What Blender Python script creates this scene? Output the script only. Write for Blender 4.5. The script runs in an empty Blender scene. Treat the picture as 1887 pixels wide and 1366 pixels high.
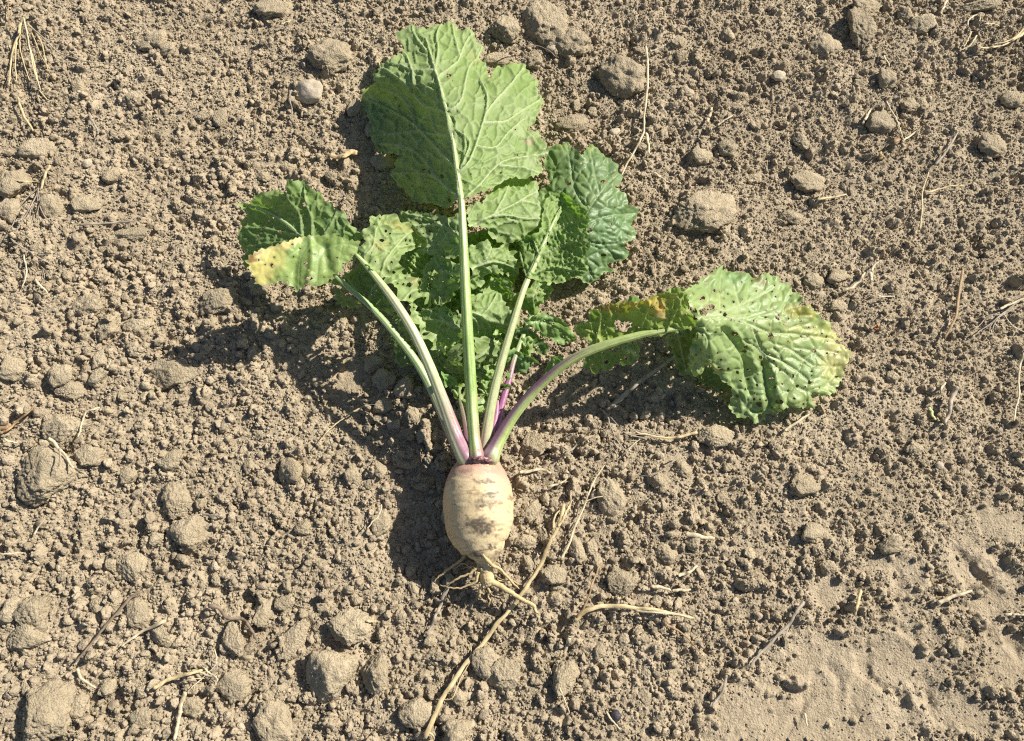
import bpy, bmesh, math, random, time
import numpy as np
from mathutils import Vector, noise as mnoise
from mathutils.geometry import delaunay_2d_cdt
T0 = time.time()
random.seed(7)
RNG = np.random.default_rng(11)
S = bpy.context.scene
COL = S.collection

# ------------------------------------------------------------------ camera, sky, sun, exposure
W, H = 1887.0, 1366.0
TILT = math.radians(20.0)
FPX = 1481.0                      # focal length in pixels of the 1887 px wide photograph
DIST = 0.85
CAM = Vector((0.0, -DIST * math.sin(TILT), DIST * math.cos(TILT)))
cd = bpy.data.cameras.new('camera')
cam = bpy.data.objects.new('camera', cd)
COL.objects.link(cam)
cam.location = CAM
cam.rotation_euler = (TILT, 0, 0)
cd.sensor_width = 36.0
cd.lens = 36.0 * FPX / W
cd.clip_start = 0.01
cd.clip_end = 500.0
S.camera = cam

SUN_EL = math.radians(39.0)
SUN_XY = Vector((1.0, 0.52)).normalized()
SUN = Vector((SUN_XY.x * math.cos(SUN_EL), SUN_XY.y * math.cos(SUN_EL), math.sin(SUN_EL)))
world = bpy.data.worlds.new('World')
S.world = world
world.use_nodes = True
wn = world.node_tree
bg = wn.nodes['Background']
sky = wn.nodes.new('ShaderNodeTexSky')
sky.sky_type = 'NISHITA'
sky.sun_disc = False
sky.sun_elevation = SUN_EL
sky.sun_rotation = math.atan2(SUN_XY.x, SUN_XY.y)
sky.air_density = 1.0
sky.dust_density = 1.2
wn.links.new(sky.outputs[0], bg.inputs[0])
bg.inputs[1].default_value = 0.06
sd = bpy.data.lights.new('sun', 'SUN')
sd.energy = 5.0
sd.angle = math.radians(0.53)
sd.color = (1.0, 0.95, 0.86)
so = bpy.data.objects.new('sun', sd)
COL.objects.link(so)
so.location = SUN * 5
so.rotation_euler = (-SUN).to_track_quat('-Z', 'Y').to_euler()
S.view_settings.view_transform = 'Standard'
S.view_settings.look = 'None'
S.view_settings.exposure = 0.75
S.view_settings.gamma = 1.0
S.render.film_transparent = False
S.cycles.max_bounces = 5
S.cycles.use_denoising = False
S.cycles.filter_width = 1.15
S.cycles.use_adaptive_sampling = True
S.cycles.adaptive_threshold = 0.012

# ------------------------------------------------------------------ helpers
CT, ST = math.cos(TILT), math.sin(TILT)


def proj(px, py, z):
    """photo pixel + height above the field (m) -> world points (numpy)"""
    px = np.asarray(px, float); py = np.asarray(py, float); z = np.asarray(z, float)
    dx = (px - W / 2) / FPX
    dy = -(py - H / 2) / FPX
    # camera axes: right = x, up = (0, ct, st), forward = (0, st, -ct)
    vx = dx
    vy = dy * CT + ST
    vz = dy * ST - CT
    t = (z - CAM.z) / vz
    return np.stack([CAM.x + vx * t, CAM.y + vy * t, z + 0 * t], -1)


def to_px(P):
    P = np.asarray(P, float)
    d = P - np.array(CAM)
    f = d[..., 1] * ST - d[..., 2] * CT
    u = d[..., 1] * CT + d[..., 2] * ST
    return W / 2 + FPX * d[..., 0] / f, H / 2 - FPX * u / f


def smooth01(a, b, x):
    t = np.clip((x - a) / (b - a), 0, 1)
    return t * t * (3 - 2 * t)


LATT = {}


def vnoise(X, Y, scale, seed):
    """2-D value noise in -1..1"""
    n = 256
    if seed not in LATT:
        LATT[seed] = np.random.default_rng(seed).uniform(-1, 1, (n, n)).astype(np.float32)
    g = LATT[seed]
    x = X / scale + 1000.37; y = Y / scale + 1000.71
    xi = np.floor(x).astype(np.int64); yi = np.floor(y).astype(np.int64)
    fx = (x - xi); fy = (y - yi)
    fx = fx * fx * fx * (fx * (fx * 6 - 15) + 10); fy = fy * fy * fy * (fy * (fy * 6 - 15) + 10)
    x0 = xi % n; x1 = (xi + 1) % n; y0 = yi % n; y1 = (yi + 1) % n
    return (g[y0, x0] * (1 - fx) + g[y0, x1] * fx) * (1 - fy) + (g[y1, x0] * (1 - fx) + g[y1, x1] * fx) * fy


def fbm(X, Y, scale, octs, seed, gain=0.5):
    s = 0; a = 1.0; tot = 0
    for k in range(octs):
        s = s + a * vnoise(X + 0.131 * k, Y - 0.077 * k, scale / (2.03 ** k), seed + k)
        tot += a; a *= gain
    return s / tot


def mesh_np(name, V, F, mat=None, smooth=True, cols=None, extra=None):
    """mesh object from numpy arrays: V (n,3), F (m,3|4)"""
    V = np.ascontiguousarray(V, np.float32); F = np.ascontiguousarray(F, np.int32)
    me = bpy.data.meshes.new(name)
    k = F.shape[1]
    me.vertices.add(len(V)); me.vertices.foreach_set('co', V.ravel())
    me.loops.add(F.size); me.loops.foreach_set('vertex_index', F.ravel())
    me.polygons.add(len(F))
    me.polygons.foreach_set('loop_start', np.arange(0, F.size, k, dtype=np.int32))
    me.polygons.foreach_set('use_smooth', np.full(len(F), smooth, bool))
    if cols is not None:
        a = me.color_attributes.new('Col', 'FLOAT_COLOR', 'POINT')
        c = np.ones((len(V), 4), np.float32); c[:, :3] = cols
        a.data.foreach_set('color', c.ravel())
    if extra:
        for kx, v in extra.items():
            a = me.attributes.new(kx, 'FLOAT', 'POINT'); a.data.foreach_set('value', np.ascontiguousarray(v, np.float32))
    me.update(calc_edges=True)
    me.validate()
    if mat:
        me.materials.append(mat)
    return me


def link(name, me, parent=None):
    o = bpy.data.objects.new(name, me)
    COL.objects.link(o)
    if parent is not None:
        o.parent = parent
        o.matrix_parent_inverse = parent.matrix_world.inverted()
    return o


def tag(o, label=None, cat=None, group=None, kind=None):
    if label: o['label'] = label
    if cat: o['category'] = cat
    if group: o['group'] = group
    if kind: o['kind'] = kind
    return o


def catmull(P, n):
    """sample rows of P (k,d) smoothly, n samples, about evenly by length of the first two columns"""
    P = np.asarray(P, float)
    if len(P) == 2:
        t = np.linspace(0, 1, n)[:, None]
        return P[0] * (1 - t) + P[1] * t
    Q = np.vstack([2 * P[0] - P[1], P, 2 * P[-1] - P[-2]])
    out = []
    for i in range(len(P) - 1):
        p0, p1, p2, p3 = Q[i], Q[i + 1], Q[i + 2], Q[i + 3]
        for t in np.linspace(0, 1, 24, endpoint=False):
            out.append(0.5 * ((2 * p1) + (-p0 + p2) * t + (2 * p0 - 5 * p1 + 4 * p2 - p3) * t * t + (-p0 + 3 * p1 - 3 * p2 + p3) * t ** 3))
    out.append(P[-1])
    out = np.array(out)
    d = np.concatenate([[0], np.cumsum(np.linalg.norm(np.diff(out[:, :2], axis=0), axis=1))])
    u = np.linspace(0, d[-1], n)
    return np.stack([np.interp(u, d, out[:, k]) for k in range(out.shape[1])], 1)


def tube(P, R, sides=12, flat=1.0, up=(0, 0, 1), cap=True, lump=0.0, groove=0.0, rib=0.0):
    """swept tube. P (n,3), R (n,). Returns V, F, tparam, angle-up (cos of the angle to 'up')"""
    n = len(P)
    T = np.gradient(P, axis=0); T /= np.linalg.norm(T, axis=1)[:, None] + 1e-12
    U = np.tile(np.array(up, float), (n, 1))
    B = np.cross(T, U); B /= np.linalg.norm(B, axis=1)[:, None] + 1e-9
    N = np.cross(B, T)
    a = np.linspace(0, 2 * math.pi, sides, endpoint=False)
    ca, sa = np.cos(a), np.sin(a)
    rad = R[:, None] * np.ones((1, sides))
    if lump:
        rad = rad * (1 + lump * RNG.uniform(-1, 1, rad.shape))
    if rib:
        rad = rad * (1 + rib * np.cos(7 * a + 1.0)[None, :] + rib * np.cos(4 * a)[None, :])
    if groove:
        rad = rad * (1 - groove * np.exp(-((a - math.pi / 2) / 0.45) ** 2)[None, :])
    V = P[:, None, :] + rad[..., None] * (ca[None, :, None] * B[:, None, :] + flat * sa[None, :, None] * N[:, None, :])
    V = V.reshape(-1, 3)
    i = np.arange(n - 1)[:, None] * sides; j = np.arange(sides)[None, :]; j2 = (j + 1) % sides
    F = np.stack([i + j, i + j2, i + sides + j2, i + sides + j], -1).reshape(-1, 4)
    t = np.repeat(np.linspace(0, 1, n), sides); up_ = np.tile(sa, n); side = np.tile(ca, n)
    if cap:
        k = len(V)
        V = np.vstack([V, P[0], P[-1]])
        t = np.append(t, [0, 1]); up_ = np.append(up_, [0, 0]); side = np.append(side, [0, 0])
        jj = np.arange(sides); j2 = (jj + 1) % sides
        F = np.vstack([F, np.stack([np.full(sides, k), j2, jj, jj], -1)[:, [0, 1, 2, 2]], np.stack([np.full(sides, k + 1), (n - 1) * sides + jj, (n - 1) * sides + j2, (n - 1) * sides + j2], -1)])
    return V, F, t, up_, side


def mesh_poly(name, V, F, mat, smooth=True, cols=None):
    """like mesh_np but tolerates quads whose last two indices agree (triangles)"""
    tri = F[:, 2] == F[:, 3]
    q = F[~tri]
    T = np.vstack([q[:, [0, 1, 2]], q[:, [0, 2, 3]], F[tri][:, :3]])
    return mesh_np(name, V, T, mat, smooth, cols)


# ------------------------------------------------------------------ materials
def new_mat(name):
    m = bpy.data.materials.new(name)
    m.use_nodes = True
    nt = m.node_tree
    b = nt.nodes['Principled BSDF']
    return m, nt, b


def nd(nt, kind, **kw):
    n = nt.nodes.new(kind)
    for k, v in kw.items():
        setattr(n, k, v)
    return n


def ramp(nt, fac, stops):
    r = nt.nodes.new('ShaderNodeValToRGB')
    e = r.color_ramp.elements
    while len(e) < len(stops):
        e.new(0.5)
    for el, (p, c) in zip(e, stops):
        el.position = p; el.color = (*c, 1)
    nt.links.new(fac, r.inputs[0])
    return r.outputs[0]


def noise_tex(nt, co, scale, detail=4.0, rough=0.6):
    n = nt.nodes.new('ShaderNodeTexNoise')
    n.inputs['Scale'].default_value = scale
    n.inputs['Detail'].default_value = detail
    n.inputs['Roughness'].default_value = rough
    nt.links.new(co, n.inputs['Vector'])
    return n.outputs['Fac']


def mix_col(nt, fac, a, b, mode='MIX'):
    m = nt.nodes.new('ShaderNodeMix')
    m.data_type = 'RGBA'; m.blend_type = mode
    for s, v in ((m.inputs[0], fac), (m.inputs[6], a), (m.inputs[7], b)):
        if isinstance(v, (int, float)): s.default_value = v
        elif isinstance(v, tuple): s.default_value = (*v, 1)
        else: nt.links.new(v, s)
    return m.outputs[2]


def soil_material(name, base, dark, light, bump=0.5, instance=False, big=9.0, rnd=0.25):
    m, nt, b = new_mat(name)
    b.inputs['Roughness'].default_value = 0.95
    b.inputs['Specular IOR Level'].default_value = 0.12
    tc = nd(nt, 'ShaderNodeTexCoord')
    geo = nd(nt, 'ShaderNodeNewGeometry')
    co = geo.outputs['Position']
    f1 = noise_tex(nt, co, big, 3.0)
    f2 = noise_tex(nt, co, 130.0, 4.0, 0.65)
    f3 = noise_tex(nt, co, 900.0, 3.0, 0.7)
    c = ramp(nt, f1, [(0.32, dark), (0.52, base), (0.72, light)])
    c2 = ramp(nt, f2, [(0.25, tuple(x * 0.72 for x in base)), (0.5, base), (0.78, tuple(min(1, x * 1.22) for x in light))])
    c = mix_col(nt, 0.5, c, c2)
    sp = ramp(nt, f3, [(0.30, (0.66, 0.64, 0.62)), (0.5, (1.0, 1.0, 1.0)), (0.72, (1.25, 1.26, 1.28))])
    c = mix_col(nt, 0.75, c, sp, 'MULTIPLY')
    if rnd:
        oi = nd(nt, 'ShaderNodeObjectInfo')
        rr = ramp(nt, oi.outputs['Random'], [(0.0, (1 - rnd, 1 - rnd, 1 - rnd)), (0.6, (1.0, 0.995, 0.99)), (1.0, (1 + rnd * .7, 1 + rnd * .72, 1 + rnd * .75))])
        c = mix_col(nt, 1.0, c, rr, 'MULTIPLY')
    nt.links.new(c, b.inputs['Base Color'])
    h1 = noise_tex(nt, co, 420.0, 5.0, 0.75)
    v = nd(nt, 'ShaderNodeTexVoronoi'); v.inputs['Scale'].default_value = 520.0
    nt.links.new(co, v.inputs['Vector'])
    ma = nd(nt, 'ShaderNodeMath', operation='SUBTRACT')
    nt.links.new(h1, ma.inputs[0])
    mm = nd(nt, 'ShaderNodeMath', operation='MULTIPLY'); mm.inputs[1].default_value = 0.45
    nt.links.new(v.outputs['Distance'], mm.inputs[0]); nt.links.new(mm.outputs[0], ma.inputs[1])
    bp = nd(nt, 'ShaderNodeBump'); bp.inputs['Strength'].default_value = bump; bp.inputs['Distance'].default_value = 0.0024
    nt.links.new(ma.outputs[0], bp.inputs['Height'])
    nt.links.new(bp.outputs[0], b.inputs['Normal'])
    return m


SOIL_B, SOIL_D, SOIL_L = (0.378, 0.307, 0.208), (0.290, 0.231, 0.151), (0.448, 0.371, 0.260)
M_GROUND = soil_material('field_soil', SOIL_B, SOIL_D, SOIL_L, 0.75, rnd=0)
M_CLOD = soil_material('clod_soil', (0.422, 0.346, 0.230), (0.347, 0.28, 0.182), (0.477, 0.397, 0.270), 1.0, big=22.0, rnd=0.10)
M_CRUMB = soil_material('crumb_soil', (0.402, 0.328, 0.224), (0.31, 0.248, 0.164), (0.47, 0.39, 0.274), 0.85, big=9.0, rnd=0.16)
M_STONE = soil_material('pebble_stone', (0.42, 0.355, 0.26), (0.37, 0.30, 0.21), (0.46, 0.395, 0.30), 0.3, big=30.0, rnd=0)


def colattr_mat(name, rough, spec, trans=0.0, tmul=(1.15, 1.5, 0.45), bump=0.0, bscale=900.0, var=0.0, sss=0.0, dirt=False):
    m, nt, b = new_mat(name)
    a = nd(nt, 'ShaderNodeVertexColor'); a.layer_name = 'Col'
    geo = nd(nt, 'ShaderNodeNewGeometry')
    c = a.outputs['Color']
    if var:
        f = noise_tex(nt, geo.outputs['Position'], 160.0, 4.0, 0.65)
        c = mix_col(nt, 1.0, c, ramp(nt, f, [(0.25, (1 - var,) * 3), (0.75, (1 + var,) * 3)]), 'MULTIPLY')
    if dirt:                                       # dust and soil rubbed into the skin, drawn out round the root
        mp = nd(nt, 'ShaderNodeMapping'); mp.inputs['Scale'].default_value = (0.22, 1.0, 0.22)
        nt.links.new(geo.outputs['Position'], mp.inputs['Vector'])
        f = noise_tex(nt, mp.outputs[0], 520.0, 5.0, 0.7)
        k1 = ramp(nt, f, [(0.56, (0, 0, 0)), (0.72, (.8, .8, .8))])
        f2 = noise_tex(nt, geo.outputs['Position'], 70.0, 4.0, 0.6)
        k2 = ramp(nt, f2, [(0.40, (0, 0, 0)), (0.62, (.8, .8, .8))])
        k = nd(nt, 'ShaderNodeMath', operation='MULTIPLY'); nt.links.new(k1, k.inputs[0]); nt.links.new(k2, k.inputs[1])
        c = mix_col(nt, k.outputs[0], c, (0.26, 0.19, 0.115))
        f3 = noise_tex(nt, geo.outputs['Position'], 420.0, 4.0, 0.7)
        k3 = ramp(nt, f3, [(0.64, (0, 0, 0)), (0.72, (.85, .85, .85))])
        c = mix_col(nt, k3, c, (0.20, 0.15, 0.095))
    nt.links.new(c, b.inputs['Base Color'])
    b.inputs['Roughness'].default_value = rough
    b.inputs['Specular IOR Level'].default_value = spec
    if sss:
        b.inputs['Subsurface Weight'].default_value = sss
        b.inputs['Subsurface Radius'].default_value = (1.0, 0.6, 0.3)
        b.inputs['Subsurface Scale'].default_value = 0.004
    if bump:
        f = noise_tex(nt, geo.outputs['Position'], bscale, 4.0, 0.65)
        bp = nd(nt, 'ShaderNodeBump'); bp.inputs['Strength'].default_value = bump; bp.inputs['Distance'].default_value = 0.0008
        nt.links.new(f, bp.inputs['Height']); nt.links.new(bp.outputs[0], b.inputs['Normal'])
    if trans:
        t = nd(nt, 'ShaderNodeBsdfTranslucent')
        tc = mix_col(nt, 1.0, c, tmul, 'MULTIPLY')
        nt.links.new(tc, t.inputs['Color'])
        mx = nd(nt, 'ShaderNodeMixShader'); mx.inputs[0].default_value = trans
        nt.links.new(b.outputs[0], mx.inputs[1]); nt.links.new(t.outputs[0], mx.inputs[2])
        nt.links.new(mx.outputs[0], nt.nodes['Material Output'].inputs['Surface'])
    return m


M_LEAF = colattr_mat('leaf_underside', 0.52, 0.32, 0.33, bump=0.35, bscale=700.0, var=0.10)
M_LEAF_TOP = colattr_mat('leaf_upper_side', 0.42, 0.42, 0.25, bump=0.35, bscale=600.0, var=0.10)
M_STALK = colattr_mat('leaf_stalk', 0.38, 0.42, 0.0, bump=0.25, bscale=500.0, var=0.10, sss=0.15)
M_BULB = colattr_mat('turnip_skin', 0.5, 0.32, 0.0, bump=0.45, bscale=500.0, var=0.10, sss=0.10, dirt=True)
M_ROOT = colattr_mat('root_skin', 0.6, 0.25, 0.0, bump=0.5, bscale=900.0, var=0.18)
M_STRAW = colattr_mat('dry_straw', 0.55, 0.3, 0.0, bump=0.4, bscale=1500.0, var=0.22)

# ------------------------------------------------------------------ the field: one displaced sheet of soil
X0, X1, Y0, Y1, DX = -0.76, 0.76, -0.43, 0.60, 0.00128
nx = int((X1 - X0) / DX) + 1; ny = int((Y1 - Y0) / DX) + 1
xs = X0 + DX * np.arange(nx); ys = Y0 + DX * np.arange(ny)
GX, GY = np.meshgrid(xs, ys)
PXG, PYG = to_px(np.stack([GX, GY, 0 * GX], -1))


def blob(px, py, cx, cy, a, b, rot=0.0, soft=0.35):
    c, s = math.cos(rot), math.sin(rot)
    u = ((px - cx) * c + (py - cy) * s) / a; v = (-(px - cx) * s + (py - cy) * c) / b
    d = np.sqrt(u * u + v * v)
    return 1 - smooth01(1 - soft, 1 + soft, d)


# trodden, smoothed soil at the lower right (photo pixels: cx, cy, half axes, turn)
TRODDEN = [(1570, 1240, 165, 78, -0.15), (1470, 1310, 170, 70, -0.35), (1620, 1330, 90, 40, 0), (1780, 1320, 60, 30, 0.2), (1670, 1215, 60, 75, 0.2), (1530, 1085, 48, 26, 0.1),
           (1668, 1085, 34, 50, -0.25), (1800, 1030, 42, 62, -0.5), (1838, 1100, 42, 40, 0), (1850, 965, 45, 40, 0.3),
           (1855, 1210, 42, 62, 0.2), (1712, 1270, 24, 52, -0.2), (1400, 1330, 90, 45, -0.3), (1640, 1050, 60, 14, 0.2), (640, 690, 30, 52, -0.3)]


def trodden(px, py):
    m = 0 * px
    w = vnoise(px, py, 22.0, 91) * 14 + vnoise(px, py, 60.0, 92) * 20
    w2 = vnoise(px, py, 24.0, 93) * 14 + vnoise(px, py, 55.0, 94) * 20
    for cx, cy, a, b, r in TRODDEN:
        m = np.maximum(m, blob(px + w, py + w2, cx, cy, a, b, r, 0.55))
    return m


def coarse(px, py):
    """0 fine crumbs .. 1 coarse clods, following the photograph"""
    c = 0.46 + 0 * px
    c = c + 0.35 * blob(px, py, 150, 800, 420, 520, 0, 0.6) + 0.25 * blob(px, py, 600, 1250, 600, 260, 0, 0.6)
    c = c + 0.20 * blob(px, py, 1100, 960, 300, 240, 0, 0.6) + 0.25 * blob(px, py, 760, 720, 120, 120, 0, 0.6)
    c = c - 0.30 * blob(px, py, 1700, 560, 330, 420, 0, 0.6) - 0.15 * blob(px, py, 250, 150, 300, 250, 0, 0.6)
    return np.clip(c, 0.1, 1.0)


TR = trodden(PXG, PYG)
CO = coarse(PXG, PYG)
PLANT = np.clip(blob(PXG, PYG, 880, 620, 560, 380, 0, 0.5), 0, 1)
Hc = 0.011 * fbm(GX, GY, 0.26, 3, 1) * (1 - 0.35 * PLANT) + 0.0045 * fbm(GX, GY, 0.07, 3, 5)
Hc = Hc - 0.007 * blob(PXG, PYG, 650, 670, 90, 90, 0, 0.8) - 0.006 * blob(PXG, PYG, 760, 960, 70, 90, 0, 0.7)
DUST = smooth01(-.35, .45, fbm(GX, GY, 0.10, 3, 37))
rough = (1 - 0.74 * TR) * (0.50 + 0.50 * DUST)
Hf = Hc + rough * (0.0052 * fbm(GX, GY, 0.024, 4, 21, 0.6) + 0.0026 * fbm(GX, GY, 0.007, 3, 31, 0.65)) - 0.0025 * TR
Hf = Hf - (1 - TR) ** 2 * (DUST * 0.0020 * smooth01(.30, .75, vnoise(GX, GY, 0.0085, 33)) + 0.0045 * smooth01(.50, .9, vnoise(GX, GY, 0.019, 34)))
# boot marks pressed into the trodden patch: soft curved dents
wxg = PXG + 9 * vnoise(PXG, PYG, 26., 95) + 4 * vnoise(PXG, PYG, 10., 97); wyg = PYG + 9 * vnoise(PXG, PYG, 26., 96) + 4 * vnoise(PXG, PYG, 10., 98)
for cx, cy, a, b, r, dep in [(1592, 1225, 12, 62, 0.25, .0026), (1625, 1262, 62, 9, 0.7, .0026), (1668, 1168, 62, 8, 0.45, .0022), (1540, 1250, 9, 46, -.25, .0018),
                             (1795, 1062, 18, 46, -0.7, .0055), (1838, 1035, 14, 40, -0.8, .0045), (1868, 1178, 18, 34, -0.5, .0045), (1712, 1285, 16, 34, -.3, .004), (1480, 1290, 10, 70, .5, .002), (1430, 1330, 60, 10, -.4, .002), (1655, 1090, 14, 36, -.2, .003)]:
    Hf = Hf - dep * blob(wxg, wyg, cx, cy, a, b, r, 0.7)
    Hf = Hf + 0.45 * dep * blob(wxg, wyg, cx - 15, cy + 8, a, b, r, 0.8)
# crumbs fused into the crust
N77 = vnoise(GX, GY, 0.0042, 77)
nsp = 17000
sx = RNG.uniform(X0 + .01, X1 - .01, nsp); sy = RNG.uniform(Y0 + .01, Y1 - .01, nsp)
sr = 0.0016 * RNG.uniform(0, 1, nsp) ** (-0.46)
spx, spy = to_px(np.stack([sx, sy, 0 * sx], -1))
sr = np.clip(sr * (0.6 + 0.75 * coarse(spx, spy)), 0.0014, 0.0095)
keep = RNG.uniform(0, 1, nsp) > trodden(spx, spy) * 0.95
for x, y, r, k in zip(sx, sy, sr, keep):
    if not k: continue
    w = int(r * 1.25 / DX) + 1
    ix = int((x - X0) / DX); iy = int((y - Y0) / DX)
    a0, a1, b0, b1 = max(iy - w, 0), min(iy + w + 1, ny), max(ix - w, 0), min(ix + w + 1, nx)
    g = Hf[a0:a1, b0:b1]
    e = 1 + 0.3 * math.sin(x * 911 + y * 377)
    d2 = ((GX[a0:a1, b0:b1] - x) * e) ** 2 + ((GY[a0:a1, b0:b1] - y) / e) ** 2
    hb = Hc[min(iy, ny - 1), min(ix, nx - 1)]
    bump = hb + np.sqrt(np.clip(r * r - d2, 0, None)) * 0.85 - 0.15 * r + 0.42 * r * N77[a0:a1, b0:b1]
    np.copyto(g, np.where(d2 < r * r, np.maximum(g, bump), g))
Hf = Hf + (0.00042 + 0.00045 * rough) * RNG.uniform(-1, 1, Hf.shape)


def ground_z(x, y, field=Hf):
    u = np.clip((np.asarray(x) - X0) / DX, 0, nx - 1.001); v = np.clip((np.asarray(y) - Y0) / DX, 0, ny - 1.001)
    i = u.astype(int); j = v.astype(int); fu = u - i; fv = v - j
    return (field[j, i] * (1 - fu) + field[j, i + 1] * fu) * (1 - fv) + (field[j + 1, i] * (1 - fu) + field[j + 1, i + 1] * fu) * fv


def box_blur(A, k):
    for ax in (0, 1):
        c = np.cumsum(np.pad(A, [(k + 1, k) if a == ax else (0, 0) for a in (0, 1)], mode='edge'), axis=ax)
        A = (np.take(c, range(2 * k + 1, c.shape[ax]), axis=ax) - np.take(c, range(0, c.shape[ax] - 2 * k - 1), axis=ax)) / (2 * k + 1)
    return A


Hs = box_blur(Hf, 3)

# the sheet goes on to the horizon in ever larger cells
cw = [0.00128 * 1.35 ** i for i in range(1, 7)] + [0.009] * 58 + [0.009 * 1.4 ** i for i in range(1, 30)]
st = np.cumsum(cw); st = st[st < 60]
ax = np.concatenate([X0 - st[::-1], xs, X1 + st]); ay = np.concatenate([Y0 - st[::-1], ys, Y1 + st])
AX, AY = np.meshgrid(ax, ay)
k = len(st)
AH = np.pad(Hf, k, mode='edge')
ex = np.maximum(np.maximum(X0 - AX, AX - X1), np.maximum(Y0 - AY, AY - Y1))
far = smooth01(0.0, 0.05, ex)
def outer_z(x, y):
    return 0.011 * fbm(x, y, 0.26, 3, 1) + 0.0045 * fbm(x, y, 0.07, 3, 5) + 0.005 * vnoise(x, y, 0.034, 21) + 0.001


AH = AH * (1 - far) + far * outer_z(AX, AY)
nyy, nxx = AX.shape
ii = (np.arange(nyy - 1)[:, None] * nxx + np.arange(nxx - 1)[None, :])
F = np.stack([ii, ii + 1, ii + nxx + 1, ii + nxx], -1).reshape(-1, 4)
g_me = mesh_np('ground', np.stack([AX, AY, AH], -1).reshape(-1, 3), F, M_GROUND)
ground = tag(link('ground', g_me), kind='structure')
print('ground', round(time.time() - T0, 1))

# ------------------------------------------------------------------ clods
def clod_mesh(name, seed, sub, mat, planes=7, rough_a=0.10, flat=0.8, lump=0.28):
    bm = bmesh.new()
    bmesh.ops.create_icosphere(bm, subdivisions=sub, radius=1.0)
    rs = random.Random(seed)
    pl = []
    for _ in range(planes):
        n = Vector((rs.gauss(0, 1), rs.gauss(0, 1), rs.gauss(0, 1))).normalized()
        pl.append((n, rs.uniform(0.55, 0.86)))
    off = Vector((seed * 3.7, seed * 1.3, seed * 5.1))
    for v in bm.verts:
        d = v.co.normalized()
        r = 1.0 + lump * mnoise.noise(d * 1.3 + off) + 0.5 * lump * mnoise.noise(d * 2.9 + off)
        for n, q in pl:
            c = d.dot(n)
            if c > 0.05:
                lim = q / c
                if r > lim: r = lim + (r - lim) * 0.06
        if rough_a:
            f = mnoise.noise(d * 4.2 + off) * 0.6 + mnoise.noise(d * 9 + off) * 0.5
            if sub >= 3: f += abs(mnoise.noise(d * 17 + off)) * 0.55
            if sub >= 4: f += abs(mnoise.noise(d * 33 + off)) * 0.50 - mnoise.noise(d * 20 - off) * 0.2
            if sub >= 5: f += abs(mnoise.noise(d * 62 + off)) * 0.34
            r += rough_a * f
        v.co = d * r
        v.co.z *= flat
    me = bpy.data.meshes.new(name)
    bm.to_mesh(me); bm.free()
    for p in me.polygons: p.use_smooth = True
    me.materials.append(mat)
    return me


BIG = [clod_mesh('big_clod', 10 + i, 5, M_CLOD, 6 + i % 4, 0.165, 0.8) for i in range(6)]
MID = [clod_mesh('clod', 30 + i, 4, M_CLOD, 5 + i % 5, 0.20, 0.82, 0.40) for i in range(9)]
CRUMBS = [clod_mesh('crumb', 60 + i, 3, M_CRUMB, 4 + i % 5, 0.30, 0.85, 0.5) for i in range(10)]
FINE = [clod_mesh('grain', 80 + i, 2, M_CRUMB, 3, 0.30, 0.9, 0.5) for i in range(5)]
PEB = clod_mesh('pebble', 5, 4, M_STONE, 0, 0.03, 0.72, 0.22)
PEB2 = clod_mesh('pebble', 8, 3, M_STONE, 3, 0.02, 0.8, 0.2)


def put_clod(px, py, a, b, label, me=None, name='soil_clod', cat='soil clod', rot=0.0, sink=0.30, group=None, zs=None):
    p = proj(px, py, 0.0)
    z = float(ground_z(p[0], p[1], Hs))
    p = proj(px, py, z + 0.006)
    mm = 1000 * 0
    sc = np.linalg.norm(p - np.array(CAM)) / FPX * 0.97
    ra, rb = a * sc, b * sc
    if me is None:
        me = random.choice(BIG if max(a, b) > 27 else MID)
    o = link(name, me)
    h = zs if zs else 0.74 * min(ra, rb) + 0.06 * max(ra, rb)
    o.scale = (ra * 1.05, rb * 1.05, h)
    o.rotation_euler = (random.uniform(-.25, .25), random.uniform(-.25, .25), rot)
    o.location = (p[0], p[1], z + h * 0.8 * (1 - 2 * sink))
    tag(o, label, cat, group)
    return o


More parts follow.
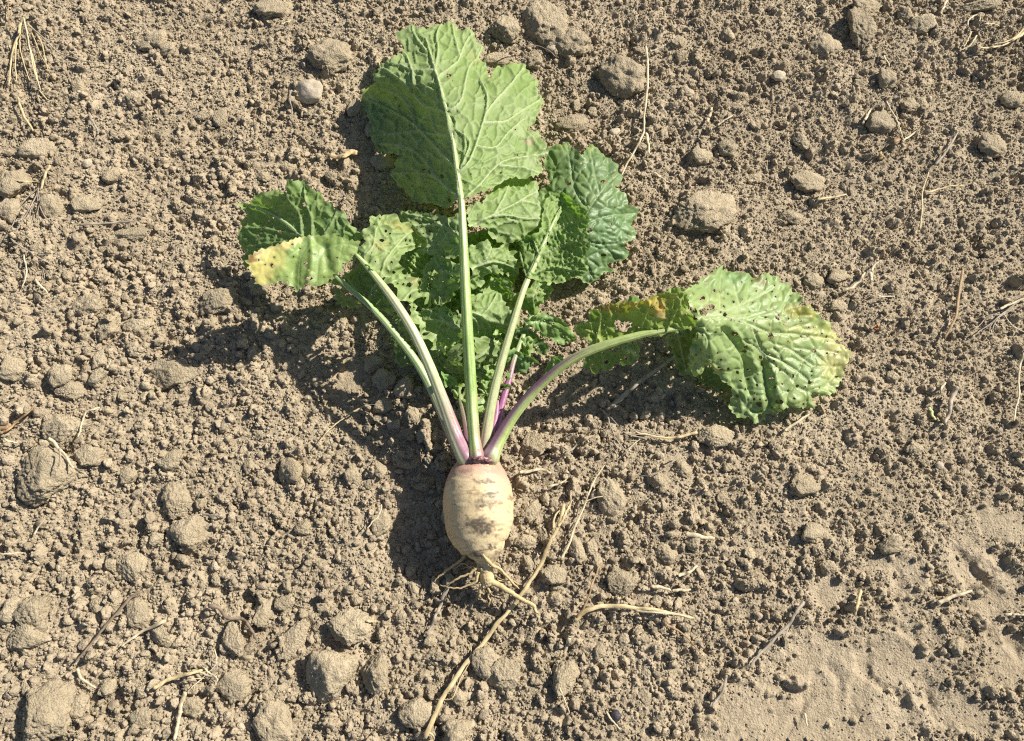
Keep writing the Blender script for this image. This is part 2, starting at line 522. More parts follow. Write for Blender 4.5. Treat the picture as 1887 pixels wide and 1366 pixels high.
CL = [  # photo x, y, half width, half height, turn, label
    (1590, 52, 30, 34, .1, 'large blocky soil clod at the top right, casting a shadow to its left'),
    (1596, 12, 32, 20, .5, 'broad soil clod cut by the top edge, just above the blocky one'),
    (1521, 84, 22, 25, .3, 'upright clod left of the large blocky one at the top right'),
    (1146, 140, 36, 40, .4, 'big smooth-faced clod beside the long thin straw right of the tall leaf'),
    (928, 52, 28, 28, .2, 'round clod at the top right of the tall leaf tip'),
    (1002, 44, 36, 46, .3, 'tall rough clod near the top edge, right of the round one'),
    (1052, 78, 30, 26, .2, 'rounded clod below the tall rough clod near the top edge'),
    (985, 110, 19, 15, .1, 'dark-sided clod beneath the curved root fibre at the top'),
    (922, 106, 25, 14, .1, 'low clod tucked against the notch of the tall leaf'),
    (1490, 335, 27, 22, .2, 'isolated dark-faced clod right of the plant, above a straw piece'),
    (1300, 388, 52, 40, .5, 'wide mounded clod between the dark green leaf and the right edge'),
    (1345, 268, 16, 14, .2, 'small rounded clod above the wide mounded clod'),
    (1294, 284, 22, 17, .3, 'rough clod just left of the small rounded clod above the mound'),
    (1628, 222, 22, 20, .2, 'clod enclosed by two short straws at the upper right'),
    (1634, 140, 17, 17, .2, 'light-topped clod under a straw chip at the upper right'),
    (1700, 186, 14, 10, .2, 'small bright clod right of the light-topped one'),
    (1680, 192, 16, 13, .9, 'clod directly beside the small bright clod at the upper right'),
    (1672, 24, 14, 14, .3, 'clod at the top edge between the blocky clod and the straw tuft'),
    (1812, 6, 36, 12, .1, 'flat clod cut by the top edge at the far right'),
    (1700, 45, 19, 18, .6, 'rough clod left of the bent straws in the top right corner'),
    (85, 872, 46, 44, .5, 'largest clod on the left, with a dry twig lying on its rim'),
    (604, 1240, 42, 42, .7, 'large sharp-edged clod below left of the turnip, with a deep shadow'),
    (693, 1240, 28, 35, .2, 'lumpy clod just right of the large sharp-edged one'),
    (645, 1156, 36, 28, .1, 'crumbly clod above the large sharp-edged one'),
    (86, 1314, 44, 42, .3, 'large pale clod in the bottom left corner'),
    (140, 1305, 16, 20, .2, 'clod touching the right side of the large pale corner clod'),
    (504, 1338, 31, 38, .2, 'tall clod cut by the bottom edge left of centre'),
    (60, 1124, 28, 28, .8, 'angular clod at the lower left, upper one of a touching pair'),
    (45, 1174, 28, 20, .1, 'lower clod of the touching pair at the lower left'),
    (20, 1122, 18, 20, .2, 'clod half cut by the left edge beside the touching pair'),
    (352, 980, 36, 30, .2, 'broad flattish clod below left of the turnip shadow'),
    (322, 922, 25, 34, .3, 'tall clod joined to the top of the broad flattish clod'),
    (240, 1044, 22, 28, .7, 'wedge-shaped clod pointing down, right of a small round crumb'),
    (202, 1042, 12, 12, .2, 'small round clod left of the wedge-shaped clod'),
    (286, 992, 13, 12, .1, 'small ball-like clod left of the broad flattish clod'),
    (160, 565, 28, 19, .1, 'flat-bottomed clod at the left, uppermost of a close trio'),
    (196, 604, 24, 20, .3, 'middle clod of the close trio at the left'),
    (250, 597, 21, 17, .5, 'right clod of the close trio at the left'),
    (310, 690, 40, 26, .1, 'broad clod at the edge of the leaf shadow on the left'),
    (262, 732, 13, 13, .1, 'small pale round clod below left of the broad shadow-edge clod'),
    (402, 552, 36, 24, .1, 'clod with crumbs stuck to it, between two tongues of leaf shadow'),
    (20, 674, 22, 20, .2, 'clod cut by the left edge at mid height'),
    (106, 694, 20, 18, .4, 'clod to the right of the one at the left edge, mid height'),
    (128, 716, 26, 15, .2, 'flat clod just below, near the left edge at mid height'),
    (118, 790, 38, 28, .2, 'broad clod just above the largest clod on the left'),
    (160, 840, 19, 20, .2, 'clod to the right of the largest clod on the left'),
    (180, 663, 16, 15, .2, 'rounded clod above a straw chip on the left side'),
    (178, 690, 17, 14, .5, 'angular clod below the rounded one beside a straw chip'),
    (313, 850, 22, 18, .4, 'clod on the left, right of a short curved straw'),
    (232, 430, 42, 15, .1, 'long low clod under the grey straw at the upper left'),
    (222, 446, 12, 10, .1, 'small round clod beneath the long low clod'),
    (152, 376, 25, 14, .1, 'flat clod above the grey straw at the upper left'),
    (98, 378, 17, 20, .2, 'clod between the dry root tuft and the flat clod'),
    (26, 336, 22, 25, .2, 'rounded clod crossed by a straw at the left edge'),
    (16, 392, 20, 20, .2, 'clod below the straw-crossed one at the left edge'),
    (72, 272, 26, 18, .2, 'crumbly mound above the straw-crossed clod'),
    (288, 72, 20, 15, .2, 'rounded clod at the upper left, largest of three together'),
    (264, 80, 12, 11, .2, 'left-hand clod of three together at the upper left'),
    (307, 84, 15, 13, .2, 'right-hand crumbly clod of three together at the upper left'),
    (140, 154, 13, 12, .2, 'small round clod right of the dry grass tuft'),
    (115, 168, 12, 9, .2, 'lower small clod right of the dry grass tuft'),
    (250, 176, 14, 11, .4, 'dark-sided clod in the upper left field'),
    (895, 1224, 22, 27, .2, 'left half of a split pair of clods below the turnip tail'),
    (926, 1240, 29, 27, .4, 'right half of a split pair of clods below the turnip tail'),
    (978, 820, 28, 24, .5, 'flat-topped clod just right of the turnip crown'),
    (1320, 801, 30, 20, .1, 'bright clod just below the yellowing leaf tip on the right'),
    (1126, 917, 25, 34, .15, 'tall flat-faced clod right of the turnip beside a thin straw'),
    (1214, 884, 19, 18, .3, 'pale clod right of the tall flat-faced one'),
    (1258, 862, 17, 16, .2, 'clod above right of the pale one, under a root thread'),
    (1150, 1074, 31, 26, .2, 'broad clod above the bent straw leaf'),
    (1090, 1006, 16, 14, .3, 'pale rounded clod below the tall flat-faced clod'),
    (1063, 1010, 15, 24, .1, 'upright clod crossed by the thinner straw'),
    (1020, 1060, 19, 19, .2, 'clod beside the long straw, right of the turnip tail'),
    (1023, 1104, 15, 13, .2, 'rounded clod right of the root tip'),
    (1100, 1034, 11, 17, .1, 'upright small clod above the bent straw leaf'),
    (980, 944, 14, 21, -.5, 'slanting clod against the right flank of the turnip'),
    (968, 998, 20, 13, .1, 'flat clod right of the lower end of the turnip'),
    (972, 1036, 13, 18, .2, 'upright clod between the turnip tail and the long straw'),
    (1007, 992, 14, 20, .1, 'dark clod left of the long straw'),
    (1106, 1203, 15, 12, .1, 'pale clod below the bent straw leaf'),
    (1020, 1196, 12, 16, .1, 'small clod below right of the root tip'),
    (1040, 1250, 20, 34, -.3, 'long ridge-like clod below the root tip, right of the split pair'),
    (1480, 896, 26, 18, .2, 'rounded clod below the right leaf, alone in fine soil'),
    (1500, 978, 25, 17, .1, 'broad clod at the edge of the trodden soil'),
    (1568, 976, 12, 12, .2, 'small round clod right of the broad one by the trodden soil'),
    (1644, 1004, 22, 15, .4, 'smooth mound of soil above the boot marks'),
    (1545, 506, 22, 14, .1, 'oval clod above the straw shreds on the right'),
    (1503, 514, 15, 15, .2, 'clod left of the oval one above the right leaf'),
    (1530, 608, 20, 15, .2, 'clod touching the edge of the right leaf'),
    (1548, 560, 15, 11, .2, 'clod between the right leaf and the straw shreds'),
    (1648, 690, 9, 10, .2, 'small dark stone-like clod on the right'),
    (1688, 826, 15, 11, .2, 'clod with a bright top at the right, below a straw chip'),
    (690, 668, 21, 17, .1, 'smooth clod in the shade left of the leaf stalks'),
    (712, 700, 22, 18, -.5, 'flat-faced clod in the shade, middle of three by the stalks'),
    (743, 716, 21, 22, .2, 'round clod in the shade nearest the left leaf stalks'),
    (706, 746, 16, 14, .2, 'shaded clod below the flat-faced one'),
    (698, 772, 13, 12, .2, 'small shaded clod at the end of a bright straw'),
    (757, 765, 13, 15, .2, 'half-lit clod left of the stalk bases'),
    (777, 803, 16, 12, .3, 'shaded clod with a bright spot left of the turnip crown'),
    (700, 962, 27, 21, .3, 'clod with a curved fibre, left of the turnip shadow'),
    (652, 876, 19, 18, .1, 'clod with a shaded base left of the turnip'),
    (697, 864, 15, 17, .2, 'angular clod left of the turnip shoulder'),
    (534, 868, 23, 26, .6, 'clod in the lit soil below the leaf shadow'),
    (565, 870, 12, 16, .2, 'smaller clod right of the one below the leaf shadow'),
    (555, 972, 16, 14, .2, 'pale clod alone, left of the curved-fibre clod'),
    (536, 1184, 17, 38, -.6, 'long weathered clod like a piece of bark, lower left of centre'),
    (480, 1132, 14, 22, -.5, 'leaning clod left of the bark-like one'),
    (522, 1112, 20, 15, .1, 'clod above the bark-like one'),
    (766, 1316, 26, 24, .4, 'wedge of soil near the bottom edge by the long straw'),
    (845, 1352, 26, 26, .3, 'clod at the bottom edge right of the long straw'),
    (845, 1284, 17, 16, .2, 'clod right of the frayed middle of the long straw'),
    (735, 1136, 14, 12, .1, 'pale small clod left of the dark reed'),
    (800, 1076, 9, 16, .1, 'upright pebble-like clod under the left root hairs'),
    (762, 1084, 10, 14, .1, 'small upright clod left of the root hairs'),
    (795, 1176, 16, 14, .1, 'clod at the lower end of the dark reed'),
    (255, 1326, 15, 16, .2, 'round clod near the bottom edge on the left'),
    (425, 1180, 22, 28, .4, 'rough clod right of the dark curved twig, lower left'),
    (428, 1268, 21, 26, .4, 'tall clod right of the straw tangle at the bottom left'),
    (250, 1130, 18, 24, .1, 'flat-faced clod beside the long dark twig'),
    (292, 1172, 26, 14, -.4, 'slanting clod beneath the split dry leaf on the lower left'),
    (355, 1300, 16, 14, .2, 'clod between the two bottom-left straws'),
    (1150, 1180, 14, 11, .2, 'small clod right of the long ridge-like clod'),
    (1230, 1020, 20, 17, .2, 'clod below a woody chip on the right'),
    (1280, 1000, 15, 15, .2, 'clod right of the one below the woody chip'),
    (610, 105, 36, 30, .2, 'rough earthy mound left of the tall leaf tip'),
    (705, 296, 20, 18, .3, 'clod tucked under the left edge of the tall leaf'),
    (530, 304, 13, 11, .2, 'rounded clod left of the curled brown leaf scrap'),
    (484, 322, 11, 9, .2, 'small pale clod above the folded left leaf'),
    (500, 14, 27, 20, .2, 'crumbly clod at the top edge left of the tall leaf'),
    (1250, 76, 14, 11, .2, 'dark rounded clod at the end of the forked straw'),
    (1256, 98, 11, 9, .2, 'small clod below the dark rounded one by the forked straw'),
    (1055, 224, 26, 18, .2, 'flat crumbly clod right of the tall leaf'),
    (1062, 190, 11, 12, .2, 'small dark clod above the flat crumbly one'),
    (1224, 246, 12, 11, .2, 'clod right of the bend in the long thin straw'),
    (1390, 326, 12, 10, .2, 'pale small clod right of the wide mounded clod'),
    (1462, 398, 20, 14, .2, 'low clod below the isolated dark-faced clod'),
    (1478, 255, 14, 16, .2, 'lumpy clod in the fine soil at the upper right'),
    (1835, 265, 22, 20, .2, 'broad crumbly clod near the right edge, upper part'),
    (1870, 180, 20, 14, .2, 'clod cut by the right edge below the top right tuft'),
]
for x, y, a, b, r, lab in CL:
    put_clod(x, y, a, b, lab, rot=r + random.choice((0, math.pi)), sink=0.33 if max(a, b) < 34 else 0.36)
put_clod(570, 170, 27, 22, 'smooth pale oval pebble left of the tall leaf', PEB, 'pebble', 'pebble', rot=-.5, sink=.18)
put_clod(1437, 136, 12, 10, 'small whitish rounded pebble in fine soil at the upper right', PEB, 'pebble', 'pebble', rot=.5, sink=.2)
put_clod(158, 298, 8, 8, 'tiny whitish pebble at the upper left', PEB, 'pebble', 'pebble', rot=.5, sink=.2)
put_clod(1133, 238, 10, 8, 'small bright flinty pebble right of the tall leaf', PEB2, 'pebble', 'pebble', rot=.5, sink=.2)
put_clod(1016, 84, 11, 11, 'bright pebble at the end of the curved root fibre', PEB2, 'pebble', 'pebble', rot=.9, sink=.2)
put_clod(1736, 856, 7, 6, 'tiny pale pebble at the right below a straw chip', PEB, 'pebble', 'pebble', rot=.9, sink=.2)

# the remaining clods of middling size that nothing tells apart
placed = [(c[0], c[1], max(c[2], c[3])) for c in CL]
PLANT_PX = [(880, 930, 90, 140), (860, 480, 200, 360), (1400, 640, 150, 130), (580, 440, 140, 110)]
LAND = [('turnip root', 880, 930), ('turnip tail', 895, 1080), ('longest straw', 850, 1240), ('bent dry grass leaf', 1170, 1122), ('smooth pale oval pebble', 570, 170), ('largest clod on the left', 85, 872), ('large sharp-edged clod', 604, 1240), ('large pale corner clod', 86, 1314),
        ('broad flattish clod', 352, 980), ('wide mounded clod', 1300, 388), ('large blocky clod', 1590, 52), ('big smooth-faced clod', 1146, 140), ('folded yellow leaf tip', 520, 490), ('holed right leaf', 1410, 640), ('tall leaf', 840, 200), ('dark blue-green leaf', 1090, 390),
        ('dry grass tuft', 45, 90), ('uprooted dry stem', 75, 350), ('long dark twig', 200, 1150), ('boot marks', 1640, 1210), ('woody pale chip', 1290, 988), ('thick crusted stem', 1753, 745), ('brown dry grass blade', 1765, 560), ('branched stem', 1705, 350), ('corner straw bundle', 1840, 70), ('fibre tangle', 380, 1240),
        ('bark-like clod', 536, 1184), ('grey straw at the upper left', 200, 410), ('lone clod below the right leaf', 1480, 896), ('tall clod cut by the bottom edge', 504, 1338), ('three upper left clods', 286, 76), ('clod edging the leaf shadow', 310, 690)]
DIRS = ['right of', 'below right of', 'below', 'below left of', 'left of', 'above left of', 'above', 'above right of']
LOOSE = []
cnt = 0; tries = 0
while cnt < 130 and tries < 6000:
    tries += 1
    x = random.uniform(5, W - 5); y = random.uniform(5, H - 5)
    r = min(16, 6.2 * random.random() ** -0.36)
    c = float(coarse(np.array(x), np.array(y)))
    if random.random() > c or float(trodden(np.array([x]), np.array([y]))[0]) > 0.3: continue
    r *= 0.7 + 0.4 * c
    if any((x - a) ** 2 + (y - b) ** 2 < (r + q * 0.85) ** 2 for a, b, q in placed): continue
    if any(((x - a) / p) ** 2 + ((y - b) / q) ** 2 < 1 for a, b, p, q in PLANT_PX): continue
    placed.append((x, y, r)); cnt += 1
    o = put_clod(x, y, r * random.uniform(.85, 1.2), r * random.uniform(.8, 1.05), 'x', random.choice(MID), rot=random.uniform(0, 6.28), sink=random.uniform(.28, .44), group='small loose clods of the field')
    nm, lx, ly = min(LAND, key=lambda l: (l[1] - x) ** 2 + (l[2] - y) ** 2)
    LOOSE.append((nm, DIRS[int(round(math.atan2(y - ly, x - lx) / (math.pi / 4))) % 8], math.hypot(x - lx, y - ly), o))
LOOSE.sort(key=lambda l: (l[0], l[1], l[2]))
ORD = ['nearest', 'second', 'third', 'fourth', 'fifth', 'sixth', 'seventh', 'eighth', 'ninth']
for i, (nm, dr, _, o) in enumerate(LOOSE):
    same = [l for l in LOOSE if l[0] == nm and l[1] == dr]
    k = [l[3] for l in same].index(o)
    o['label'] = ('small crumbly clod %s the %s' % (dr, nm)) if len(same) == 1 else ('%s small crumbly clod %s the %s' % (ORD[min(k, 8)], dr, nm) )
print('clods', cnt, round(time.time() - T0, 1))


# ------------------------------------------------------------------ loose crumbs and grains: uncountable stuff, instanced on points
def crumb_cloud(name, protos, pts, rad, sink, label, cat):
    coll = bpy.data.collections.new(name + '_shapes')
    for me in protos:
        coll.objects.link(bpy.data.objects.new(me.name + '_shape', me))
    me = bpy.data.meshes.new(name)
    me.vertices.add(len(pts)); me.vertices.foreach_set('co', np.ascontiguousarray(pts, np.float32).ravel())
    a = me.attributes.new('rad', 'FLOAT', 'POINT'); a.data.foreach_set('value', np.ascontiguousarray(rad, np.float32))
    o = link(name, me)
    ng = bpy.data.node_groups.new(name, 'GeometryNodeTree')
    ng.interface.new_socket('Geometry', in_out='INPUT', socket_type='NodeSocketGeometry')
    ng.interface.new_socket('Geometry', in_out='OUTPUT', socket_type='NodeSocketGeometry')
    N = ng.nodes; L = ng.links
    gi = N.new('NodeGroupInput'); go = N.new('NodeGroupOutput')
    ci = N.new('GeometryNodeCollectionInfo'); ci.inputs[0].default_value = coll
    ci.inputs['Separate Children'].default_value = True; ci.inputs['Reset Children'].default_value = True
    m2p = N.new('GeometryNodeMeshToPoints')
    iop = N.new('GeometryNodeInstanceOnPoints'); iop.inputs['Pick Instance'].default_value = True
    at = N.new('GeometryNodeInputNamedAttribute'); at.data_type = 'FLOAT'; at.inputs[0].default_value = 'rad'
    rr = N.new('FunctionNodeRandomValue'); rr.data_type = 'FLOAT_VECTOR'; rr.inputs[1].default_value = (6.28, 6.28, 6.28)
    rs = N.new('FunctionNodeRandomValue'); rs.data_type = 'FLOAT_VECTOR'; rs.inputs[0].default_value = (.75, .75, .7); rs.inputs[1].default_value = (1.3, 1.15, 1.05); rs.inputs['Seed'].default_value = 4
    vm = N.new('ShaderNodeVectorMath'); vm.operation = 'SCALE'
    L.new(gi.outputs[0], m2p.inputs[0]); L.new(m2p.outputs[0], iop.inputs['Points']); L.new(ci.outputs[0], iop.inputs['Instance'])
    L.new(rr.outputs[0], iop.inputs['Rotation'])
    L.new(rs.outputs[0], vm.inputs[0]); L.new(at.outputs[0], vm.inputs['Scale']); L.new(vm.outputs[0], iop.inputs['Scale'])
    L.new(iop.outputs[0], go.inputs[0])
    md = o.modifiers.new('crumbs', 'NODES'); md.node_group = ng
    tag(o, label, cat, kind='stuff')
    return o


def scatter(n, r0, power, rmax, seed, bias):
    rg = np.random.default_rng(seed)
    x = rg.uniform(X0 + .02, X1 - .02, n); y = rg.uniform(Y0 + .02, Y1 - .02, n)
    u, v = to_px(np.stack([x, y, 0 * x], -1))
    c = coarse(u, v); t = trodden(u, v)
    clump = 0.5 + 0.5 * fbm(x, y, 0.035, 3, seed + 100)
    keep = (rg.uniform(0, 1, n) > t * 0.85) & (rg.uniform(0, 1, n) < 0.35 + 1.1 * clump)
    r = np.clip(r0 * rg.uniform(0, 1, n) ** (-power), r0, rmax) * (1 - bias + 2 * bias * c)
    r = r * (1 - 0.45 * t)
    x, y, r = x[keep], y[keep], r[keep]
    return x, y, r


x, y, r = scatter(46000, 0.00105, 0.46, 0.0046, 3, 0.26)
z = ground_z(x, y) + 0.30 * r
rg = np.random.default_rng(9)                       # the field goes on outside the picture
ox = rg.uniform(-1.75, 1.75, 90000); oy = rg.uniform(-1.2, 1.9, 90000)
out_ = np.maximum(np.maximum(X0 + .02 - ox, ox - X1 + .02), np.maximum(Y0 + .02 - oy, oy - Y1 + .02))
kp = (out_ > 0) & (rg.uniform(0, 1, 90000) < np.clip(1.25 - out_ * 1.1, 0, 1))
ox, oy, out_ = ox[kp], oy[kp], out_[kp]
orr = np.clip(0.0021 * rg.uniform(0, 1, len(ox)) ** -0.45, 0.002, 0.016)
oz = np.where(out_ < 0.02, ground_z(ox, oy), outer_z(ox, oy)) + 0.2 * orr
x = np.concatenate([x, ox]); y = np.concatenate([y, oy]); z = np.concatenate([z, oz]); r = np.concatenate([r, orr])
crumb_cloud('soil_crumbs', CRUMBS, np.stack([x, y, z], -1), r, .3, 'loose dry soil crumbs strewn all over the field', 'soil crumbs')
x, y, r = scatter(170000, 0.00065, 0.42, 0.0017, 5, 0.1)
crumb_cloud('soil_grains', FINE, np.stack([x, y, ground_z(x, y) + 0.35 * r], -1), r, .3, 'finest dry soil grains between the crumbs and clods', 'soil grains')
print('crumbs', round(time.time() - T0, 1))
#==PLANT==
# ------------------------------------------------------------------ the turnip plant
def zt(off, s):
    return lambda L: [(off[0] + a / s, off[1] + b / s) for a, b in L]


Z1 = zt((640, 20), 3.105); Z2 = zt((420, 300), 3.594); Z3 = zt((700, 360), 3.416); Z4 = zt((900, 470), 2.696); Z5 = zt((1230, 480), 4.406)
plant = bpy.data.objects.new('turnip_plant', None)
COL.objects.link(plant)
plant.empty_display_size = 0.05
_b = proj(880, 950, 0.0)
plant.location = (_b[0], _b[1], 0.0)
bpy.context.view_layer.update()
tag(plant, 'uprooted cream turnip with pink shoulder and splayed green leaves lying on dry soil', 'turnip')


def tps(ctrl, reg=2e-3):
    C = np.array(ctrl, float); X = C[:, :2] / 100.0; z = C[:, 2]
    n = len(X)
    def U(r2): return 0.5 * r2 * np.log(r2 + 1e-9)
    K = U(((X[:, None] - X[None]) ** 2).sum(-1)) + reg * np.eye(n)
    P = np.hstack([np.ones((n, 1)), X])
    A = np.zeros((n + 3, n + 3)); A[:n, :n] = K; A[:n, n:] = P; A[n:, :n] = P.T
    w = np.linalg.solve(A, np.concatenate([z, np.zeros(3)]))
    def f(px, py):
        Q = np.stack([px, py], -1) / 100.0
        return U(((Q[:, None] - X[None]) ** 2).sum(-1)) @ w[:n] + w[n] + Q @ w[n + 1:]
    return f


def seg_dist(P, A, B):
    d = B - A; L2 = (d * d).sum() + 1e-12
    t = np.clip(((P - A) @ d) / L2, 0, 1)
    return np.sqrt(((P - A - t[:, None] * d) ** 2).sum(1)), t


def poly_dist(P, pts, closed=False):
    pts = np.asarray(pts, float)
    best = np.full(len(P), 1e9); tb = np.zeros(len(P))
    n = len(pts) - (0 if closed else 1)
    for i in range(n):
        d, t = seg_dist(P, pts[i], pts[(i + 1) % len(pts)])
        m = d < best
        best[m] = d[m]; tb[m] = (i + t[m]) / n
    return best, tb


def inside(P, poly):
    poly = np.asarray(poly); x, y = P[:, 0], P[:, 1]
    c = np.zeros(len(P), bool); j = len(poly) - 1
    for i in range(len(poly)):
        xi, yi = poly[i]; xj, yj = poly[j]
        if yi != yj:
            c ^= ((yi > y) != (yj > y)) & (x < (xj - xi) * (y - yi) / (yj - yi) + xi)
        j = i
    return c


def cells(wx, wy, seeds, R):
    """distances to the nearest and second nearest seed"""
    o = np.argsort(wx); xs_ = wx[o]; ys_ = wy[o]
    f1 = np.full(len(wx), 1e6); f2 = np.full(len(wx), 1e6)
    for sx_, sy_ in seeds:
        i0, i1 = np.searchsorted(xs_, (sx_ - R, sx_ + R))
        d = np.hypot(xs_[i0:i1] - sx_, ys_[i0:i1] - sy_)
        a, b = f1[i0:i1], f2[i0:i1]
        np.minimum(b, np.maximum(a, d), out=b); np.minimum(a, d, out=a)
    r1 = np.empty_like(f1); r2 = np.empty_like(f2); r1[o] = f1; r2[o] = f2
    return r1, r2


def serrate(pts, seed, amp=2.6, step=3.2, smooth_edges=()):
    """a toothed leaf margin along the traced outline"""
    rg = np.random.default_rng(seed)
    pts = np.asarray(pts, float)
    area = 0.5 * np.sum(pts[:, 0] * np.roll(pts[:, 1], -1) - np.roll(pts[:, 0], -1) * pts[:, 1])
    sgn = 1.0 if area > 0 else -1.0
    out = []; ph = 0.0; per = rg.uniform(9, 17); a = 1.0
    for i in range(len(pts)):
        A = pts[i]; B = pts[(i + 1) % len(pts)]
        d = B - A; L = np.linalg.norm(d)
        n = max(1, int(round(L / step)))
        nrm = np.array([d[1], -d[0]]) / (L + 1e-9) * sgn
        for k in range(n):
            t = k / n
            ph += (L / n) / per
            if ph > 1: ph -= 1; per = rg.uniform(8, 18); a = rg.uniform(0.5, 1.5)
            tooth = (ph / 0.7 if ph < 0.7 else (1 - ph) / 0.3) - 0.5
            out.append(A + d * t + nrm * (amp * a * tooth + rg.uniform(-.5, .5)))
    return np.array(out)


LEAF_N = [0]; ZF = {}
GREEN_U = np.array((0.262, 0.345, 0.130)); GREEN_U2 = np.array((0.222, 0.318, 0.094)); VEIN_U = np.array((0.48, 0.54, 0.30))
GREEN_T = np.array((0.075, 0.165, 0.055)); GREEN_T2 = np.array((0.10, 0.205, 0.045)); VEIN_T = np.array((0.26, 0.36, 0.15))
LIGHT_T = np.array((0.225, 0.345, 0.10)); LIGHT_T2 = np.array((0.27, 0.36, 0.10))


def blade(name, outline, zc, veins, parent, side='under', seed=1, holes=(), nspeck=0, step=2.1, cell=17.0, relief=0.0015, ruffle=0.0042,
          cols=None, patches=(), tooth=3.4, mat=None, label=None, tw=1.0, midw=4.0, crease=()):
    """one leaf blade. outline, veins, holes, patches in photo pixels; zc = (x, y, height cm)"""
    LEAF_N[0] += 1
    rg = np.random.default_rng(seed)
    out = serrate(outline, seed, tooth)
    base, base2, vcol = cols if cols is not None else ((GREEN_U, GREEN_U2, VEIN_U) if side == 'under' else (GREEN_T, GREEN_T2, VEIN_T))
    lo, hi = out.min(0) - 2, out.max(0) + 2
    loops = []
    for hx, hy, hr in list(holes):
        k = 9 if hr > 3 else 7
        ang = np.linspace(0, 2 * math.pi, k, endpoint=False) + rg.uniform(0, 6)
        e = rg.uniform(.7, 1.3)
        rr = hr * rg.uniform(.7, 1.25, k)
        loops.append(np.stack([hx + rr * np.cos(ang) * e, hy + rr * np.sin(ang) / e], -1))
    tries = 0
    while len(loops) < len(holes) + nspeck and tries < 3000:
        tries += 1
        q = rg.uniform(lo, hi)[None]
        if not inside(q, out)[0] or poly_dist(q, out, True)[0][0] < 5: continue
        hr = min(4.6, (1.5 if nspeck > 60 else 1.15) * rg.uniform(0, 1) ** -0.42)
        if any(np.hypot(*(q[0] - l.mean(0))) < hr + 6 for l in loops): continue
        k = 6; ang = np.linspace(0, 2 * math.pi, k, endpoint=False)
        loops.append(q[0] + (hr * rg.uniform(.7, 1.3, k) * np.array([np.cos(ang), np.sin(ang)])).T)
    gx, gy = np.meshgrid(np.arange(lo[0], hi[0], step), np.arange(lo[1], hi[1], step))
    gx[::2] += step / 2
    G = np.stack([gx.ravel(), gy.ravel()], -1) + rg.uniform(-.35, .35, (gx.size, 2))
    G = G[inside(G, out)]
    G = G[poly_dist(G, out, True)[0] > step * 0.55]
    for l in loops:
        c = l.mean(0); rr = np.hypot(*(l - c).T).max() + step * .5
        near = np.hypot(G[:, 0] - c[0], G[:, 1] - c[1]) < rr
        G = G[~near]
    pts = [Vector(p) for p in out]; edges = [(i, (i + 1) % len(out)) for i in range(len(out))]
    for l in loops:
        b = len(pts); pts += [Vector(p) for p in l]; edges += [(b + i, b + (i + 1) % len(l)) for i in range(len(l))]
    pts += [Vector(p) for p in G]
    vv, ee, ff, *_ = delaunay_2d_cdt(pts, edges, [], 0, 1e-4)
    P = np.array([(v.x, v.y) for v in vv]); T = np.array([f for f in ff if len(f) == 3])
    cen = P[T].mean(1)
    k = inside(cen, out)
    for l in loops: k &= ~inside(cen, l)
    T = T[k]
    used = np.unique(T); re = -np.ones(len(P), int); re[used] = np.arange(len(used)); P = P[used]; T = re[T]
    # orientation: counter clockwise seen from above (pixel y is down)
    a, b, c = P[T[:, 0]], P[T[:, 1]], P[T[:, 2]]
    cr = (b[:, 0] - a[:, 0]) * (c[:, 1] - a[:, 1]) - (b[:, 1] - a[:, 1]) * (c[:, 0] - a[:, 0])
    T[cr > 0] = T[cr > 0][:, [0, 2, 1]]
    zf = tps(zc); ZF[seed] = zf
    z = zf(P[:, 0], P[:, 1]) / 100.0
    V = proj(P[:, 0], P[:, 1], z)
    N = np.zeros_like(V)
    fn = np.cross(V[T[:, 1]] - V[T[:, 0]], V[T[:, 2]] - V[T[:, 0]])
    for i in range(3): np.add.at(N, T[:, i], fn)
    N /= np.linalg.norm(N, axis=1)[:, None] + 1e-12
    edge_d, _ = poly_dist(P, out, True)
    # veins
    ridge = np.zeros(len(P)); vm = np.zeros(len(P)); dsec = np.full(len(P), 1e9)
    for vpts, w in veins:
        vp = catmull(vpts, 14) if len(vpts) > 2 else np.asarray(vpts, float)
        d, t = poly_dist(P, vp)
        ww = w * (1 - 0.72 * t)
        g = np.exp(-(d / (ww * .8 + .7)) ** 2)
        ridge = np.maximum(ridge, g * (0.5 + 0.5 * ww / (w + 1e-6)) * min(1.4, 0.5 + w / 4)); vm = np.maximum(vm, np.exp(-(d / (ww * .8 + .5)) ** 2))
        dsec = np.minimum(dsec, d)
    # network of fine veins: cell borders
    ns = int(np.prod(hi - lo) / cell ** 2)
    sd_ = rg.uniform(lo, hi, (ns, 2))
    wx = P[:, 0] + 4 * vnoise(P[:, 0], P[:, 1], 14., seed + 3); wy = P[:, 1] + 4 * vnoise(P[:, 0], P[:, 1], 14., seed + 4)
    f1, f2 = cells(wx, wy, sd_, cell * 2.6)
    eb = np.minimum((f2 - f1), dsec * 1.4)
    tert = np.exp(-(eb / 1.7) ** 2)
    dome = 1 - np.exp(-(eb / (cell * .28)) ** 2)
    # second, finer level
    sd2 = rg.uniform(lo, hi, (ns * 4, 2))
    g1, g2 = cells(wx, wy, sd2, cell * 1.4)
    fine = np.exp(-((g2 - g1) / 1.6) ** 2)
    ed = smooth01(0, 6, edge_d)
    if side == 'under':
        rel = relief * (1.15 * ridge + 0.70 * tert * tw + 0.16 * fine - 0.75 * dome)
    else:
        rel = relief * (-0.75 * ridge - 0.45 * tert * tw + 0.95 * dome - 0.10 * fine)
    rel = rel * (0.35 + 0.65 * ed)
    ruf = ruffle * np.exp(-edge_d / 16.0) * (vnoise(P[:, 0], P[:, 1], 17., seed + 7) + .5 * vnoise(P[:, 0], P[:, 1], 8., seed + 8))
